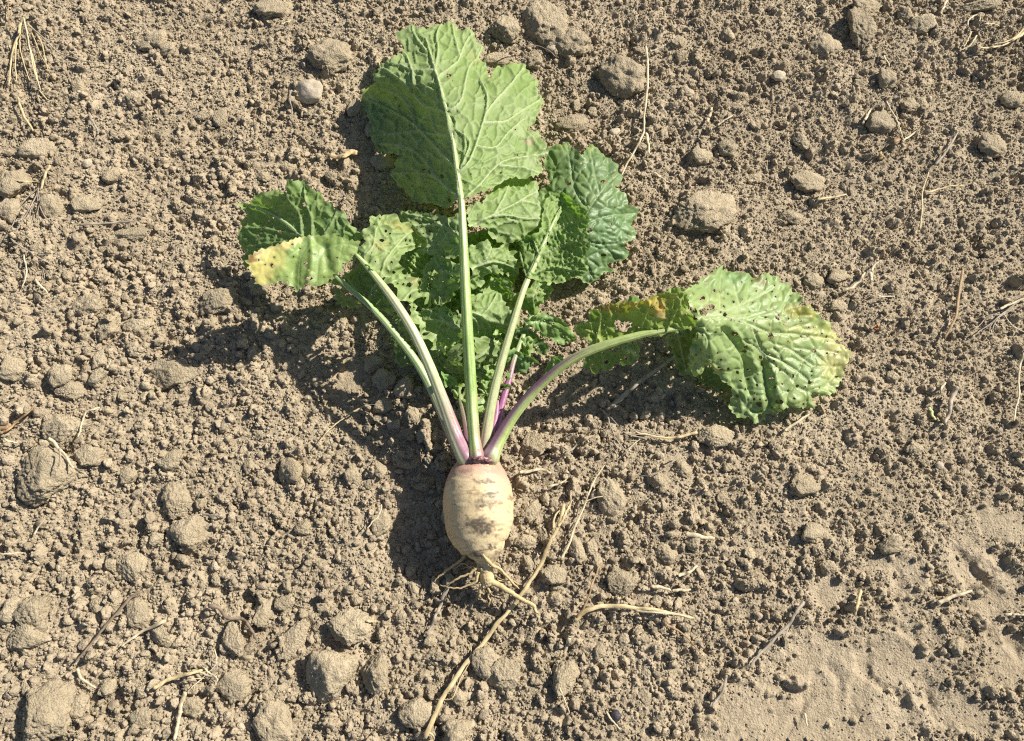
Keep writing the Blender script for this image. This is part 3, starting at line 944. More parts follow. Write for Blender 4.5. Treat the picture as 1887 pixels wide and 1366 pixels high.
    ruf = ruf + 0.5 * ruffle * vnoise(P[:, 0], P[:, 1], 38., seed + 9)
    for cp, cw, ch in crease:                      # folds pressed into the blade: line, width px, depth m
        d, _ = poly_dist(P, catmull(cp, 12) if len(cp) > 2 else np.asarray(cp, float))
        ruf = ruf + ch * np.exp(-(d / cw) ** 2)
    V = V + N * (rel + ruf)[:, None]
    # colour of the blade; on some leaves it also holds painted light and shade
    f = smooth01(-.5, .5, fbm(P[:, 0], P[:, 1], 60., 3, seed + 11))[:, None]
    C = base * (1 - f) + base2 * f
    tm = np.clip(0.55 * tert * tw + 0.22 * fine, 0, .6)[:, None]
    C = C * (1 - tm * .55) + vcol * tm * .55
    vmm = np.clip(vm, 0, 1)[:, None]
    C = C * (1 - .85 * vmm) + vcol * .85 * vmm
    for cx, cy, ra, rb, rot, col, strength in patches:
        w = blob(P[:, 0] + 6 * vnoise(P[:, 0], P[:, 1], 12., seed + 13), P[:, 1] + 6 * vnoise(P[:, 0], P[:, 1], 12., seed + 14), cx, cy, ra, rb, rot, 0.5)[:, None] * strength
        C = C * (1 - w) + np.array(col) * w
    for l in loops:                                # browned rim of each feeding hole
        c = l.mean(0); rr = np.hypot(*(l - c).T).max()
        w = (0.45 * np.exp(-((np.hypot(P[:, 0] - c[0], P[:, 1] - c[1]) - rr) / 2.2).clip(0) ** 2))[:, None]
        C = C * (1 - w) + np.array((0.16, 0.20, 0.06)) * w
    w = (0.35 * np.exp(-edge_d / 2.0))[:, None]
    C = C * (1 - w) + np.array((0.36, 0.42, 0.16)) * w
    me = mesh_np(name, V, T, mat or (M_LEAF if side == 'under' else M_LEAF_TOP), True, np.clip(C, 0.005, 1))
    o = link(name, me, parent)
    if label: o['label'] = label
    return o


def stalk(name, path, parent, cfun, n=60, sides=16, flat=0.85, groove=0.12, dz=0.0, mat=None, lump=0.0, label=None, ride=None, rib=0.0):
    """path rows: photo x, y, height cm, half width px"""
    Q = catmull(path, n)
    if lump:
        wob = RNG.normal(0, 1, (n + 6, 2)); wob = np.stack([np.convolve(wob[:, k_], np.ones(7) / 7, mode='valid') for k_ in (0, 1)], 1)
        Q[:, :2] += wob * 3.0 * smooth01(0, .25, np.linspace(0, 1, n))[:, None]
    if ride:                                       # (blade seed, photo y where the stalk starts to merge into the blade, sign)
        zb = ZF[ride[0]](Q[:, 0], Q[:, 1]) + 0.10
        w = smooth01(0, ride[2], (Q[:, 1] - ride[1]) * (-1 if ride[3] else 1)) if len(ride) > 3 else smooth01(ride[1], ride[2], np.linspace(0, 1, n))
        Q[:, 2] = Q[:, 2] * (1 - w) + zb * w
    P = proj(Q[:, 0], Q[:, 1], Q[:, 2] / 100.0 + dz)
    dep = (P[:, 1] - CAM.y) * ST - (P[:, 2] - CAM.z) * CT
    R = Q[:, 3] * dep / FPX
    V, F, t, up_, side_ = tube(P, R, sides, flat, groove=groove, lump=lump, rib=rib)
    C = cfun(t, up_, side_)
    o = link(name, mesh_poly(name, V, F, mat or M_STALK, True, np.clip(C, .005, 1)), parent)
    if label: o['label'] = label
    return o


def lerp(a, b, w):
    return np.asarray(a) * (1 - w[:, None]) + np.asarray(b) * w[:, None]


def streak(t, side_, k=9.0, s=3):
    a_ = 0.5 + 0.5 * np.sin(side_ * k * 1.6 + 1.6 * vnoise(t * 3, side_ * 1.7, 0.5, s))
    return np.clip(a_ * .75 + .45 * vnoise(t * 26, side_ * 2.2, .6, s + 1) + .25 * vnoise(t * 90, side_ * 5, .6, s + 2), 0, 1)


PURPLE = (0.20, 0.06, 0.15); PINK = (0.42, 0.24, 0.29); PALE = (0.45, 0.455, 0.285); SGREEN = (0.235, 0.345, 0.09); SGREEN2 = (0.36, 0.45, 0.185)

# ---- bulb
prof = [(833, 886, 8, 3.3), (836, 886, 18, 3.3), (840, 886, 27, 3.3), (845, 885, 32, 3.28), (851, 884.5, 38.5, 3.25), (858, 883.5, 44.5, 3.22), (866, 882.5, 50, 3.2), (877, 881, 56, 3.17), (890, 880, 60.5, 3.13), (904, 879.5, 63.5, 3.1), (928, 880, 65.5, 3.05),
        (952, 881.5, 64, 3.0), (970, 884, 62.5, 2.95), (985, 886.5, 57.5, 2.9), (997, 889, 51, 2.85), (1006, 891, 44.5, 2.8), (1013, 893, 38, 2.75), (1020, 894, 31, 2.7), (1027, 895, 24, 2.6), (1034, 895, 18, 2.5), (1042, 895, 13.5, 2.4), (1054, 896, 11, 2.2), (1066, 898, 10.5, 2.0), (1075, 900, 8.5, 1.9), (1081, 902, 4, 1.9)]
q = catmull([(c, y, r, z) for y, c, r, z in prof], 240)
AXP = proj(q[:, 0], q[:, 1], q[:, 3] / 100)
dep = (AXP[:, 1] - CAM.y) * ST - (AXP[:, 2] - CAM.z) * CT
RR = q[:, 2] * dep / FPX
V, F, t, up_, sd2_ = tube(AXP, RR, 200)
nv = 240 * 200
ppx, ppy = to_px(V)
cenidx = np.append(np.repeat(np.arange(240), 200), [0, 239])
rad = V - AXP[cenidx]; rn = rad / (np.linalg.norm(rad, axis=1)[:, None] + 1e-9)
ang = np.arctan2(up_, sd2_)
yy = q[cenidx, 1]
ring = np.sin(yy * 0.55 + 2.5 * vnoise(yy, ang * 20, 25., 41)) * vnoise(yy, ang * 30, 16., 42)
V = V + rn * (0.00024 * ring + 0.0018 * vnoise(yy, ang * 40, 60., 43) + 0.00018 * vnoise(yy, ang * 40, 9., 44))[:, None] * smooth01(0, 25, cenidx)[:, None]
C = lerp((0.55, 0.42, 0.232), (0.625, 0.505, 0.31), 0.5 + 0.5 * fbm(yy, ang * 40, 30., 3, 45))
up_front = rn[:, 2] > -0.2
pk = 0.92 * (1 - smooth01(846, 925, yy + 14 * vnoise(yy, ang * 35, 22., 46) - 16 * np.clip(-sd2_, 0, 1))) * 0.75
C = lerp(C, (0.42, 0.20, 0.185), np.clip(pk * (1.0 + .35 * vnoise(yy, ang * 30, 11., 49)), 0, .85))
pk2 = (1 - smooth01(838, 862, yy + 8 * vnoise(yy, ang * 35, 12., 47))) * .5
C = lerp(C, (0.42, 0.31, 0.215), pk2)
C = lerp(C, (0.17, 0.05, 0.09), (1 - smooth01(838, 847, yy + 6 * vnoise(yy, ang * 35, 9., 48))) * .9)
lines = smooth01(.40, .9, vnoise(yy * 1.0, ang * 7, 2.6, 51)) * smooth01(-.3, .5, vnoise(yy, ang * 30, 30., 52)) * .55
C = lerp(C, (0.34, 0.235, 0.125), lines)
sp = smooth01(.62, .8, vnoise(yy, ang * 40, 4.0, 53)) * .55
C = lerp(C, (0.24, 0.165, 0.09), sp)
C = lerp(C, (0.52, 0.33, 0.16), smooth01(0.1, .8, fbm(yy, ang * 40, 40., 2, 54)) * .35 * smooth01(.3, .9, np.abs(sd2_)))
wxp = ppx + 6 * vnoise(ppx, ppy, 7., 55) + 3 * vnoise(ppx, ppy, 3., 58); wyp = ppy + 4 * vnoise(ppx, ppy, 7., 56) + 2 * vnoise(ppx, ppy, 3., 59)
for cx, cy, a, b, s in [(892, 887, 16, 4.5, .8), (905, 889, 8, 4, .7), (906, 912, 12, 5, .8), (882, 915, 12, 4, .4), (893, 928, 22, 6.5, .7), (885, 970, 19, 15, 1.0), (905, 972, 9, 8, .6), (872, 965, 12, 10, .5), (905, 1007, 5, 3, .9), (862, 955, 4, 4, .7),
                        (940, 918, 4, 5, .6), (868, 1000, 7, 5, .45), (915, 985, 10, 4, .4), (880, 1022, 12, 5, .8), (918, 1024, 14, 8, .6), (860, 868, 16, 4, .35)]:
    C = lerp(C, (0.105, 0.085, 0.06), np.clip(blob(wxp, wyp, cx, cy, a * 1.15, b * 1.15, 0, .45) * up_front * s * (1.0 + .5 * vnoise(ppx, ppy, 3.2, 57)), 0, 1))
C = lerp(C, (0.55, 0.43, 0.22), smooth01(1030, 1050, yy) * .7)
bulb = link('bulb', mesh_poly('bulb', V, F, M_BULB, True, np.clip(C, .01, 1)), plant)
bulb['label'] = 'cream turnip root with pink shoulder and dirt smears'


# ---- roots at the tail
def rootcol(t, u, s):
    return lerp((0.50, 0.39, 0.20), (0.38, 0.27, 0.135), smooth01(.2, .9, np.abs(vnoise(t * 6, s, .4, 61))))


def root(path, lump=.10, n=40, sides=9):
    path = [(a_, b_, c_, d_ if i_ == 0 and d_ > 6 else d_ * .72) for i_, (a_, b_, c_, d_) in enumerate(path)]
    return stalk('side_root', path, plant, rootcol, n=n, sides=sides, flat=1.0, groove=0, mat=M_ROOT, lump=lump)


root([(896, 1064, 2.1, 8.5), (912, 1077, 1.9, 8), (930, 1087, 1.8, 7), (945, 1094, 1.7, 6), (966, 1106, 1.6, 5.8), (982, 1118, 1.6, 5.6), (988, 1130, 1.5, 4)], .08, 50, 12)
root([(894, 1064, 2.1, 6.5), (888, 1076, 1.8, 5.5), (884, 1092, 1.3, 4.5), (881, 1103, 1.0, 2.5)], .08, 24, 10)
root([(899, 1075, 1.9, 4), (900, 1092, 1.4, 3.2), (902, 1112, .9, 1.6), (903, 1120, .7, .5)])
root([(889, 1021, 4.2, 4.5), (903, 1038, 3.6, 4.5), (922, 1050, 2.8, 3.8), (938, 1066, 2.0, 3.2), (948, 1078, 1.5, 2.4), (956, 1086, 1.2, 1.2)])
root([(862, 1014, 2.6, 4), (848, 1032, 2.2, 3.5), (826, 1050, 1.8, 3), (808, 1062, 1.4, 2.4), (800, 1074, 1.1, 1.2)])
root([(884, 1042, 3.0, 3.6), (866, 1056, 2.8, 3), (842, 1068, 2.5, 2.6), (824, 1080, 2.0, 1.8), (815, 1092, 1.4, .6)])
root([(882, 1054, 2.8, 4.2), (874, 1072, 2.5, 3.6), (860, 1082, 2.3, 2.6), (836, 1084, 2.1, 2.0), (808, 1080, 1.8, .8)])
root([(884, 1046, 3.0, 1.6), (868, 1044, 2.9, 1.2), (852, 1040, 2.6, 1), (836, 1048, 2.2, .5)])
root([(880, 1050, 2.6, 1.3), (862, 1046, 2.4, 1), (850, 1050, 2.2, .5)])
root([(918, 1070, 1.9, 2.2), (935, 1070, 1.7, 1.8), (950, 1073, 1.4, 1.4), (962, 1076, 1.2, .6)])
root([(868, 944, 6.1, .9), (856, 950, 6.0, .9), (846, 964, 5.6, 1.0), (838, 970, 5.1, .9), (832, 980, 4.6, .5)], .03)
root([(858, 950, 6.0, .8), (852, 942, 6.0, .7), (849, 960, 5.6, .5)], .03)
root([(908, 1082, 1.7, 1.4), (925, 1100, 1.3, 1.1), (944, 1116, 1.0, .5)])
for i in range(26):                                # broken root hairs round the tail
    t_ = RNG.uniform(0, 1); x_ = 893 + 5 * t_ + RNG.uniform(-9, 9); y_ = 1024 + 52 * t_
    a_ = RNG.choice([-1, 1]) * RNG.uniform(.1, 1.3) + math.pi / 2; l_ = RNG.uniform(10, 34)
    z_ = 2.7 - t_
    root([(x_, y_, z_, 1.1), (x_ + .5 * l_ * math.cos(a_), y_ + .5 * l_ * math.sin(a_), z_ - .2, .9), (x_ + l_ * math.cos(a_ + RNG.uniform(-.6, .6)), y_ + l_ * math.sin(a_), max(.6, z_ - 1.0), .4)], .08, 14, 5)
for i in range(46):                                # crumbs of soil clinging to the tail and the underside
    if i < 26: x_, y_ = RNG.normal(896, 16), RNG.uniform(1018, 1085); z_ = 2.2 + RNG.uniform(-.8, .9)
    else:
        sd_i = RNG.choice([-1, 1]); y_ = RNG.uniform(870, 1010); x_ = 883 + sd_i * np.interp(y_, [860, 900, 930, 960, 1010], [48, 63, 65, 63, 38]); z_ = RNG.uniform(1.2, 2.6)
    p_ = proj(x_, y_, z_ / 100)
    o_ = link('clinging_crumb', random.choice(CRUMBS), bulb)
    r_ = RNG.uniform(.0008, .0028); o_.scale = (r_, r_ * RNG.uniform(.7, 1.1), r_ * .8)
    o_.location = p_; o_.rotation_euler = RNG.uniform(0, 6, 3)
# torn scale at the crown
for pth in ([(852, 852, 4.9, 2), (862, 850, 5.5, 5), (873, 846, 6.0, 4), (878, 842, 6.1, 1)], [(872, 846, 6.1, 2), (884, 845, 6.2, 4), (898, 846, 6.0, 3), (906, 843, 6.0, 1)], [(894, 848, 6.1, 2), (906, 849, 5.6, 4.5), (917, 847, 5.0, 3), (922, 840, 4.8, 1)]):
    stalk('leaf_scar', pth, plant, lambda t, u, s: lerp((.16, .06, .08), (.30, .17, .14), np.abs(vnoise(t * 5, s, .4, 67))), n=22, sides=10, flat=.55, groove=0, lump=.3)

# ---- leaf A: the tall middle leaf, underside up
A_path = [(881, 857, 4.9, 6), (879, 846, 5.5, 14), (876, 826, 5.5, 12), (873, 800, 5.6, 10.5), (868, 720, 6.3, 10.5), (862, 620, 8.0, 9.8), (857, 520, 9.2, 9), (853, 430, 10.2, 7.5), (850, 370, 10.6, 5.6), (843, 320, 10.8, 4.4), (831, 235, 10.2, 3.5), (818, 185, 9.4, 2.9), (802, 130, 7.8, 2.2), (785, 72, 5.2, 1.0)]
A_mid = [(850, 370), (843, 320), (831, 235), (818, 185), (802, 130), (785, 72)]
A_out = Z1([(628, 1085), (600, 1120), (560, 1130), (510, 1112), (460, 1100), (385, 1098), (340, 1045), (300, 1010), (270, 965), (245, 935), (268, 900), (262, 850), (330, 832), (250, 818), (180, 805), (160, 770), (130, 700), (140, 660), (112, 600), (105, 575), (85, 540), (80, 480), (97, 455), (150, 415), (175, 408), (160, 395), (150, 370), (185, 350), (190, 310), (240, 280), (285, 250), (325, 195), (280, 150), (275, 120), (340, 105), (370, 85), (400, 100), (460, 95), (480, 70), (560, 65), (590, 58), (620, 80), (650, 105), (690, 115), (715, 110), (735, 150), (742, 190), (780, 210), (770, 240), (752, 262), (790, 290), (800, 330), (805, 385), (822, 392), (835, 370), (820, 342), (870, 320), (920, 310), (985, 300), (1010, 298), (1030, 340), (1060, 370), (1098, 400), (1080, 430), (1100, 455), (1090, 485), (1128, 500), (1112, 550), (1090, 590), (1080, 625), (1050, 650), (1030, 682), (1060, 690), (1098, 688), (1110, 740), (1135, 775), (1130, 825), (1095, 850), (1122, 890), (1110, 930), (1060, 960), (1000, 955), (930, 960), (860, 1000), (800, 1030), (740, 1040), (690, 1075)])
A_z = [(p[0], p[1], p[2] - .1) for p in A_path[6:]] + [(672, 180, 0.6), (668, 205, 0.7), (682, 262, 1.0), (720, 312, 2.4), (765, 360, 4.4), (800, 380, 6.8), (760, 250, 4.9), (740, 300, 3.9), (790, 300, 7.1), (800, 240, 7.3), (770, 205, 5.0), (710, 190, 2.0),
      (700, 128, 5.0), (695, 148, 4.9), (730, 105, 5.6), (760, 140, 7.0), (795, 172, 8.3), (735, 152, 5.9), (730, 60, 4.0), (760, 95, 5.2), (830, 45, 3.8), (880, 60, 3.6), (885, 90, 4.4), (860, 130, 6.2), (898, 140, 5.6), (905, 150, 6.4),
      (960, 125, 4.4), (1000, 180, 5.2), (940, 190, 7.6), (880, 220, 9.4), (1000, 240, 7.0), (1005, 290, 7.2), (990, 330, 7.6), (920, 280, 9.2), (900, 350, 9.6), (960, 335, 8.2)]
A_v = [(A_mid, 4.5),
       (Z1([(640, 930), (700, 860), (760, 690), (790, 590), (800, 500), (760, 400)]), 3.4), (Z1([(790, 600), (850, 520), (930, 430), (1010, 330)]), 2.6), (Z1([(780, 650), (900, 640), (1000, 570), (1100, 510)]), 2.4),
       (Z1([(675, 1080), (760, 990), (850, 890), (950, 850), (1130, 825)]), 3.2), (Z1([(640, 920), (580, 860), (480, 750), (390, 660), (340, 620), (220, 550), (110, 500)]), 3.0),
       (Z1([(635, 1060), (560, 1000), (500, 950), (400, 930), (260, 935)]), 2.6), (Z1([(590, 720), (500, 710), (400, 690), (250, 710), (135, 720)]), 1.8), (Z1([(560, 580), (450, 540), (380, 470), (330, 410), (220, 340)]), 2.6),
       (Z1([(490, 340), (370, 340), (300, 310), (220, 300)]), 2.2), (Z1([(450, 230), (390, 150), (370, 90)]), 2.4), (Z1([(500, 350), (520, 230), (510, 150), (540, 70)]), 2.2), (Z1([(590, 580), (650, 520), (690, 340), (740, 280), (770, 210)]), 2.4),
       (Z1([(520, 380), (600, 320), (640, 280), (620, 180), (600, 80)]), 2.2), (Z1([(640, 280), (680, 180), (720, 130)]), 1.8), (Z1([(370, 340), (340, 260), (310, 210)]), 1.8), (Z1([(375, 345), (385, 420), (450, 490)]), 1.8), (Z1([(730, 780), (840, 790), (920, 700), (1030, 600)]), 2.0),
       (Z1([(860, 890), (960, 900), (1100, 930)]), 1.8), (Z1([(650, 900), (700, 750), (620, 680)]), 1.4), (Z1([(390, 660), (370, 560), (290, 480), (200, 440)]), 1.8), (Z1([(500, 950), (440, 850), (330, 780), (170, 760)]), 1.8), (Z1([(590, 720), (510, 690), (480, 590)]), 1.4)]
A_h = [(Z1([(435, 910)])[0][0], Z1([(435, 910)])[0][1], 2.2), (*Z1([(470, 920)])[0], 2.8), (*Z1([(537, 945)])[0], 3.0), (*Z1([(388, 460)])[0], 3.2), (*Z1([(280, 498)])[0], 1.6), (*Z1([(300, 545)])[0], 1.6), (*Z1([(415, 400)])[0], 3.0), (*Z1([(1090, 868)])[0], 2.4), (*Z1([(810, 897)])[0], 1.8), (*Z1([(868, 420)])[0], 1.6), (*Z1([(710, 932)])[0], 2.2), (*Z1([(640, 325)])[0], 2.5), (*Z1([(580, 1090)])[0], 4.0), (*Z1([(320, 720)])[0], 1.8)]
leafA = blade('leaf', A_out, A_z, A_v, plant, 'under', 101, A_h, 8, cell=19, tw=1.1, relief=0.0018, ruffle=0.0028, label='tall upright leaf in the middle, pale veined underside up',
              patches=[(975, 262, 8, 4, .2, (.45, .35, .24), .7), (870, 105, 18, 5, .9, (.36, .30, .12), .5), (750, 60, 40, 12, .2, (.30, .40, .17), .5), (700, 150, 22, 6, .3, (.34, .44, .20), .6)])


def colA(t, u, s):
    C = lerp(SGREEN, SGREEN2, streak(t, s, 7, 71))
    C = lerp(C, (0.42, 0.50, 0.24), smooth01(.45, .8, t))
    C = lerp(C, (0.36, 0.18, 0.19), (1 - smooth01(.03, .22, t + .05 * s)) * smooth01(-.4, .6, s) * .8)
    return lerp(C, (0.30, 0.12, 0.16), (1 - smooth01(0., .05, t)) * .7)


stalk('stalk', A_path, leafA, colA, n=140, flat=.9, groove=.04, ride=(101, .55, .68), rib=.045, sides=36)
lob = lambda *a, **k: blade('leaflet', *a, **{'tooth': 4.6, **k})
lob(Z1([(690, 1240), (688, 1140), (720, 1110), (780, 1095), (800, 1050), (850, 1000), (900, 962), (960, 935), (1000, 920), (1060, 970), (1100, 1000), (1090, 1060), (1112, 1130), (1120, 1200), (1090, 1242), (1050, 1260), (1000, 1312), (930, 1332), (880, 1330), (825, 1300), (790, 1240), (740, 1232)]),
    [(860, 420, 9.4), (862, 390, 9.4), (910, 395, 8.6), (945, 375, 7.9), (990, 355, 6.6), (960, 325, 6.9), (930, 335, 7.3), (995, 400, 6.2), (960, 440, 6.0), (910, 445, 7.0)], [(Z1([(690, 1242), (760, 1205), (840, 1165), (950, 1110), (1090, 1030)]), 3.2), (Z1([(840, 1165), (900, 1060), (940, 960)]), 2.0), (Z1([(800, 1185), (900, 1170), (1020, 1190), (1110, 1190)]), 2.0), (Z1([(950, 1110), (1020, 1090), (1100, 1110)]), 1.4)], leafA, 'under', 102, (), 5, cell=18, ruffle=.004)
lob(Z3([(508, 262), (505, 110), (440, 140), (380, 130), (250, 105), (140, 98), (100, 140), (195, 188), (215, 228), (290, 290), (232, 340), (240, 375), (300, 368), (400, 388), (470, 400), (512, 380)]),
    [(850, 436, 9.2), (848, 395, 9.0), (815, 415, 8.7), (760, 395, 8.1), (735, 395, 7.6), (775, 440, 7.4), (775, 465, 6.8), (820, 475, 7.4), (845, 475, 8.2)], [(Z3([(508, 262), (440, 225), (380, 190), (220, 190)]), 3.0), (Z3([(400, 200), (320, 150), (160, 115)]), 1.8), (Z3([(440, 230), (390, 290), (260, 350)]), 1.8)], leafA, 'under', 103, (), 8, cell=17)
lob(Z3([(560, 470), (562, 315), (620, 300), (700, 282), (720, 335), (790, 308), (850, 350), (850, 400), (892, 470), (870, 500), (820, 512), (760, 500), (700, 500), (660, 560), (600, 592), (568, 600)]),
    [(862, 500, 8.6), (862, 460, 8.9), (905, 448, 8.4), (935, 455, 7.0), (960, 495, 5.6), (930, 505, 5.8), (895, 525, 5.6), (870, 532, 6.4), (905, 480, 8.0)], [(Z3([(562, 462), (620, 445), (700, 420), (770, 430), (880, 470)]), 3.0), (Z3([(640, 440), (690, 360), (710, 300)]), 1.6), (Z3([(650, 445), (700, 490), (640, 560)]), 1.8)], leafA, 'under', 104, (), 4, cell=13, ruffle=.006)
lob(Z3([(514, 500), (512, 440), (470, 430), (440, 400), (380, 390), (340, 365), (330, 400), (270, 465), (265, 500), (250, 580), (270, 620), (330, 650), (340, 690), (400, 690), (450, 650), (480, 600), (512, 580)]),
    [(850, 507, 8.4), (848, 480, 8.3), (810, 478, 7.4), (780, 505, 6.8), (775, 535, 6.2), (800, 560, 5.8), (835, 545, 6.6), (815, 505, 7.6)], [(Z3([(514, 498), (440, 490), (370, 480), (270, 500)]), 2.8), (Z3([(400, 485), (360, 430), (345, 380)]), 1.6), (Z3([(420, 490), (380, 580), (370, 680)]), 1.6)], leafA, 'under', 105, [(*Z3([(330, 485)])[0], 8), (*Z3([(308, 575)])[0], 6), (*Z3([(345, 520)])[0], 2.5), (*Z3([(470, 615)])[0], 3)], 10, cell=15)
lob(Z3([(572, 740), (572, 622), (640, 612), (660, 590), (700, 578), (740, 600), (770, 650), (800, 700), (850, 750), (892, 790), (860, 820), (872, 872), (800, 882), (730, 860), (680, 902), (600, 912), (578, 880)]),
    [(868, 577, 7.6), (868, 545, 7.4), (905, 535, 6.2), (925, 555, 6.6), (958, 590, 5.4), (950, 612, 3.8), (910, 612, 4.2), (875, 622, 4.8), (905, 588, 6.9)], [(Z3([(575, 738), (640, 760), (700, 790), (890, 800)]), 3.4), (Z3([(640, 760), (700, 690), (740, 620)]), 1.8), (Z3([(660, 770), (700, 840), (690, 890)]), 1.6), (Z3([(590, 770), (620, 830), (600, 900)]), 1.5)], leafA, 'under', 106, (), 3, cell=16, cols=(GREEN_U * .92, GREEN_U2 * 1.0, VEIN_U))
lob(Z3([(524, 840), (520, 750), (495, 722), (490, 760), (420, 700), (330, 710), (290, 710), (215, 742), (220, 790), (250, 850), (300, 902), (340, 932), (400, 962), (480, 930), (524, 900)]),
    [(852, 606, 7.0), (850, 580, 7.0), (815, 570, 6.5), (785, 570, 6.0), (765, 580, 5.6), (780, 625, 4.6), (820, 640, 4.8), (845, 625, 5.9), (810, 598, 6.3)], [(Z3([(524, 840), (450, 815), (370, 790), (230, 790)]), 2.6), (Z3([(420, 805), (360, 750), (300, 720)]), 1.6), (Z3([(400, 800), (360, 860), (300, 890)]), 1.6)], leafA, 'under', 107, (), 6, cell=16)
lob(Z3([(596, 1050), (600, 900), (640, 888), (680, 900), (720, 930), (752, 960), (755, 1000), (720, 1060), (690, 1075), (660, 1112), (620, 1092)]),
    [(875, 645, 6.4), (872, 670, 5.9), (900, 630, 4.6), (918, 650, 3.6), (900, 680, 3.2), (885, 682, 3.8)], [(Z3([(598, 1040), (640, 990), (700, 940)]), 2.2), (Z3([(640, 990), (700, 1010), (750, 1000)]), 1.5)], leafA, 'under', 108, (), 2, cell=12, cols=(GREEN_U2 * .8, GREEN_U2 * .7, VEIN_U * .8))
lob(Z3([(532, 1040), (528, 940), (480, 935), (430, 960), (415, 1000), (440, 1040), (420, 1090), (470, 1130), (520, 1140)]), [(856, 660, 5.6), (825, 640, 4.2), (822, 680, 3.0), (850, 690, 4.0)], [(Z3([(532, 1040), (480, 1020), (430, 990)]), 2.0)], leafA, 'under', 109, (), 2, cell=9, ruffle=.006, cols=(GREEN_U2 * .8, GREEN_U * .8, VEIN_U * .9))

# ---- leaf B: front left leaf, its tip folded over
B_path = [(868, 856, 4.4, 7), (862, 846, 5.1, 17), (851, 826, 5.2, 15), (837, 795, 5.3, 12.5), (816, 738, 6.3, 10.3), (790, 672, 7.6, 9.2), (762, 612, 8.6, 8.4), (730, 560, 9.2, 7.6), (700, 520, 9.5, 6.2), (672, 486, 9.6, 4.6), (655, 468, 9.6, 2.6)]
B_out = Z2([(860, 640), (866, 560), (912, 530), (880, 460), (910, 430), (942, 420), (932, 362), (1050, 345), (1110, 355), (1132, 385), (1222, 410), (1236, 440), (1310, 490), (1320, 545), (1240, 572), (1180, 592), (1132, 632), (1110, 670), (1156, 700), (1150, 742), (1060, 762), (1010, 765), (960, 720), (900, 660)])
leafB = blade('leaf', B_out, [(660, 470, 9.4), (700, 512, 9.2), (690, 425, 9.7), (712, 398, 9.5), (735, 410, 8.7), (765, 425, 7.3), (786, 448, 5.9), (750, 462, 7.7), (735, 500, 8.3), (720, 460, 8.9), (738, 505, 7.5)],
              [(Z2([(1010, 760), (1040, 660), (1100, 570), (1180, 480), (1240, 450)]), 2.8), (Z2([(900, 650), (960, 560), (980, 450), (1020, 370)]), 2.4), (Z2([(1075, 600), (1000, 560), (940, 480)]), 1.6), (Z2([(1100, 570), (1200, 550), (1300, 530)]), 1.5)], plant, 'under', 120,
              [(*Z2([(1175, 515)])[0], 2.2), (*Z2([(1195, 520)])[0], 2.0), (*Z2([(1253, 538)])[0], 2.8), (*Z2([(1180, 545)])[0], 1.6), (*Z2([(1080, 665)])[0], 2.6), (*Z2([(1020, 515)])[0], 4)], 10, cell=18, cols=(np.array((.275, .36, .135)), np.array((.24, .33, .10)), np.array((.44, .50, .25))),
              patches=[(745, 420, 40, 6, .2, (.42, .36, .10), .5), (705, 450, 12, 9, 0, (.40, .36, .11), .5)], label='left leaf on a thick pale stalk, tip folded over and yellowing')
BT_out = Z2([(520, 492), (600, 484), (720, 470), (745, 500), (870, 520), (882, 600), (850, 612), (840, 660), (760, 662), (762, 720), (700, 742), (660, 792), (590, 822), (520, 800), (485, 830), (460, 856), (430, 822), (370, 800), (335, 762), (330, 792), (240, 812), (178, 802), (182, 762), (160, 740), (140, 682), (115, 652), (140, 620), (200, 580), (300, 550), (400, 520), (450, 496)])
lob(BT_out, [(565, 436, 9.7), (620, 432, 10.1), (660, 450, 9.8), (664, 468, 9.4), (650, 484, 9.3), (625, 505, 9.1), (585, 527, 8.9), (548, 537, 8.7), (500, 520, 9.3), (470, 522, 9.6), (455, 482, 10.7), (500, 465, 10.3), (545, 450, 10.2), (540, 490, 9.5), (600, 480, 9.6), (512, 495, 9.8)],
    [(Z2([(880, 560), (760, 540), (640, 560), (545, 500)]), 1.8), (Z2([(640, 560), (600, 650), (590, 800)]), 2.0), (Z2([(545, 510), (480, 640), (470, 840)]), 2.2), (Z2([(545, 505), (430, 600), (330, 660), (200, 690)]), 2.2), (Z2([(760, 540), (740, 640)]), 1.5)], leafB, 'upper', 121,
    [(*Z2([(290, 683)])[0], 4), (*Z2([(542, 772)])[0], 5), (*Z2([(515, 668)])[0], 3.8), (*Z2([(308, 628)])[0], 2.4), (*Z2([(428, 540)])[0], 2), (*Z2([(393, 788)])[0], 2.6), (*Z2([(480, 560)])[0], 2.2), (*Z2([(820, 615)])[0], 2.6), (*Z2([(818, 655)])[0], 4.5), (*Z2([(540, 590)])[0], 2), (*Z2([(725, 630)])[0], 1.8), (*Z2([(205, 645)])[0], 2)], 12, cell=26, relief=.0004, ruffle=.0016,
    cols=(LIGHT_T * 1.0, LIGHT_T2 * .95, VEIN_T * 1.25), patches=[(484, 487, 40, 24, -.45, (.64, .56, .19), .95), (474, 514, 26, 20, 0, (.64, .56, .20), .9), (512, 458, 52, 7, -.42, (.66, .54, .22), .9), (468, 474, 20, 3.5, -.5, (.30, .16, .07), .9), (512, 449, 34, 2.2, -.40, (.34, .18, .08), .75), (660, 455, 8, 22, 0, (.30, .36, .12), .4)],
    crease=[(Z2([(545, 500), (560, 640), (540, 800)]), 7, .0028), (Z2([(480, 560), (440, 700), (440, 830)]), 8, -.003), (Z2([(640, 560), (660, 700)]), 8, -.003)], label='folded tip of the left leaf, yellow with a browned edge')
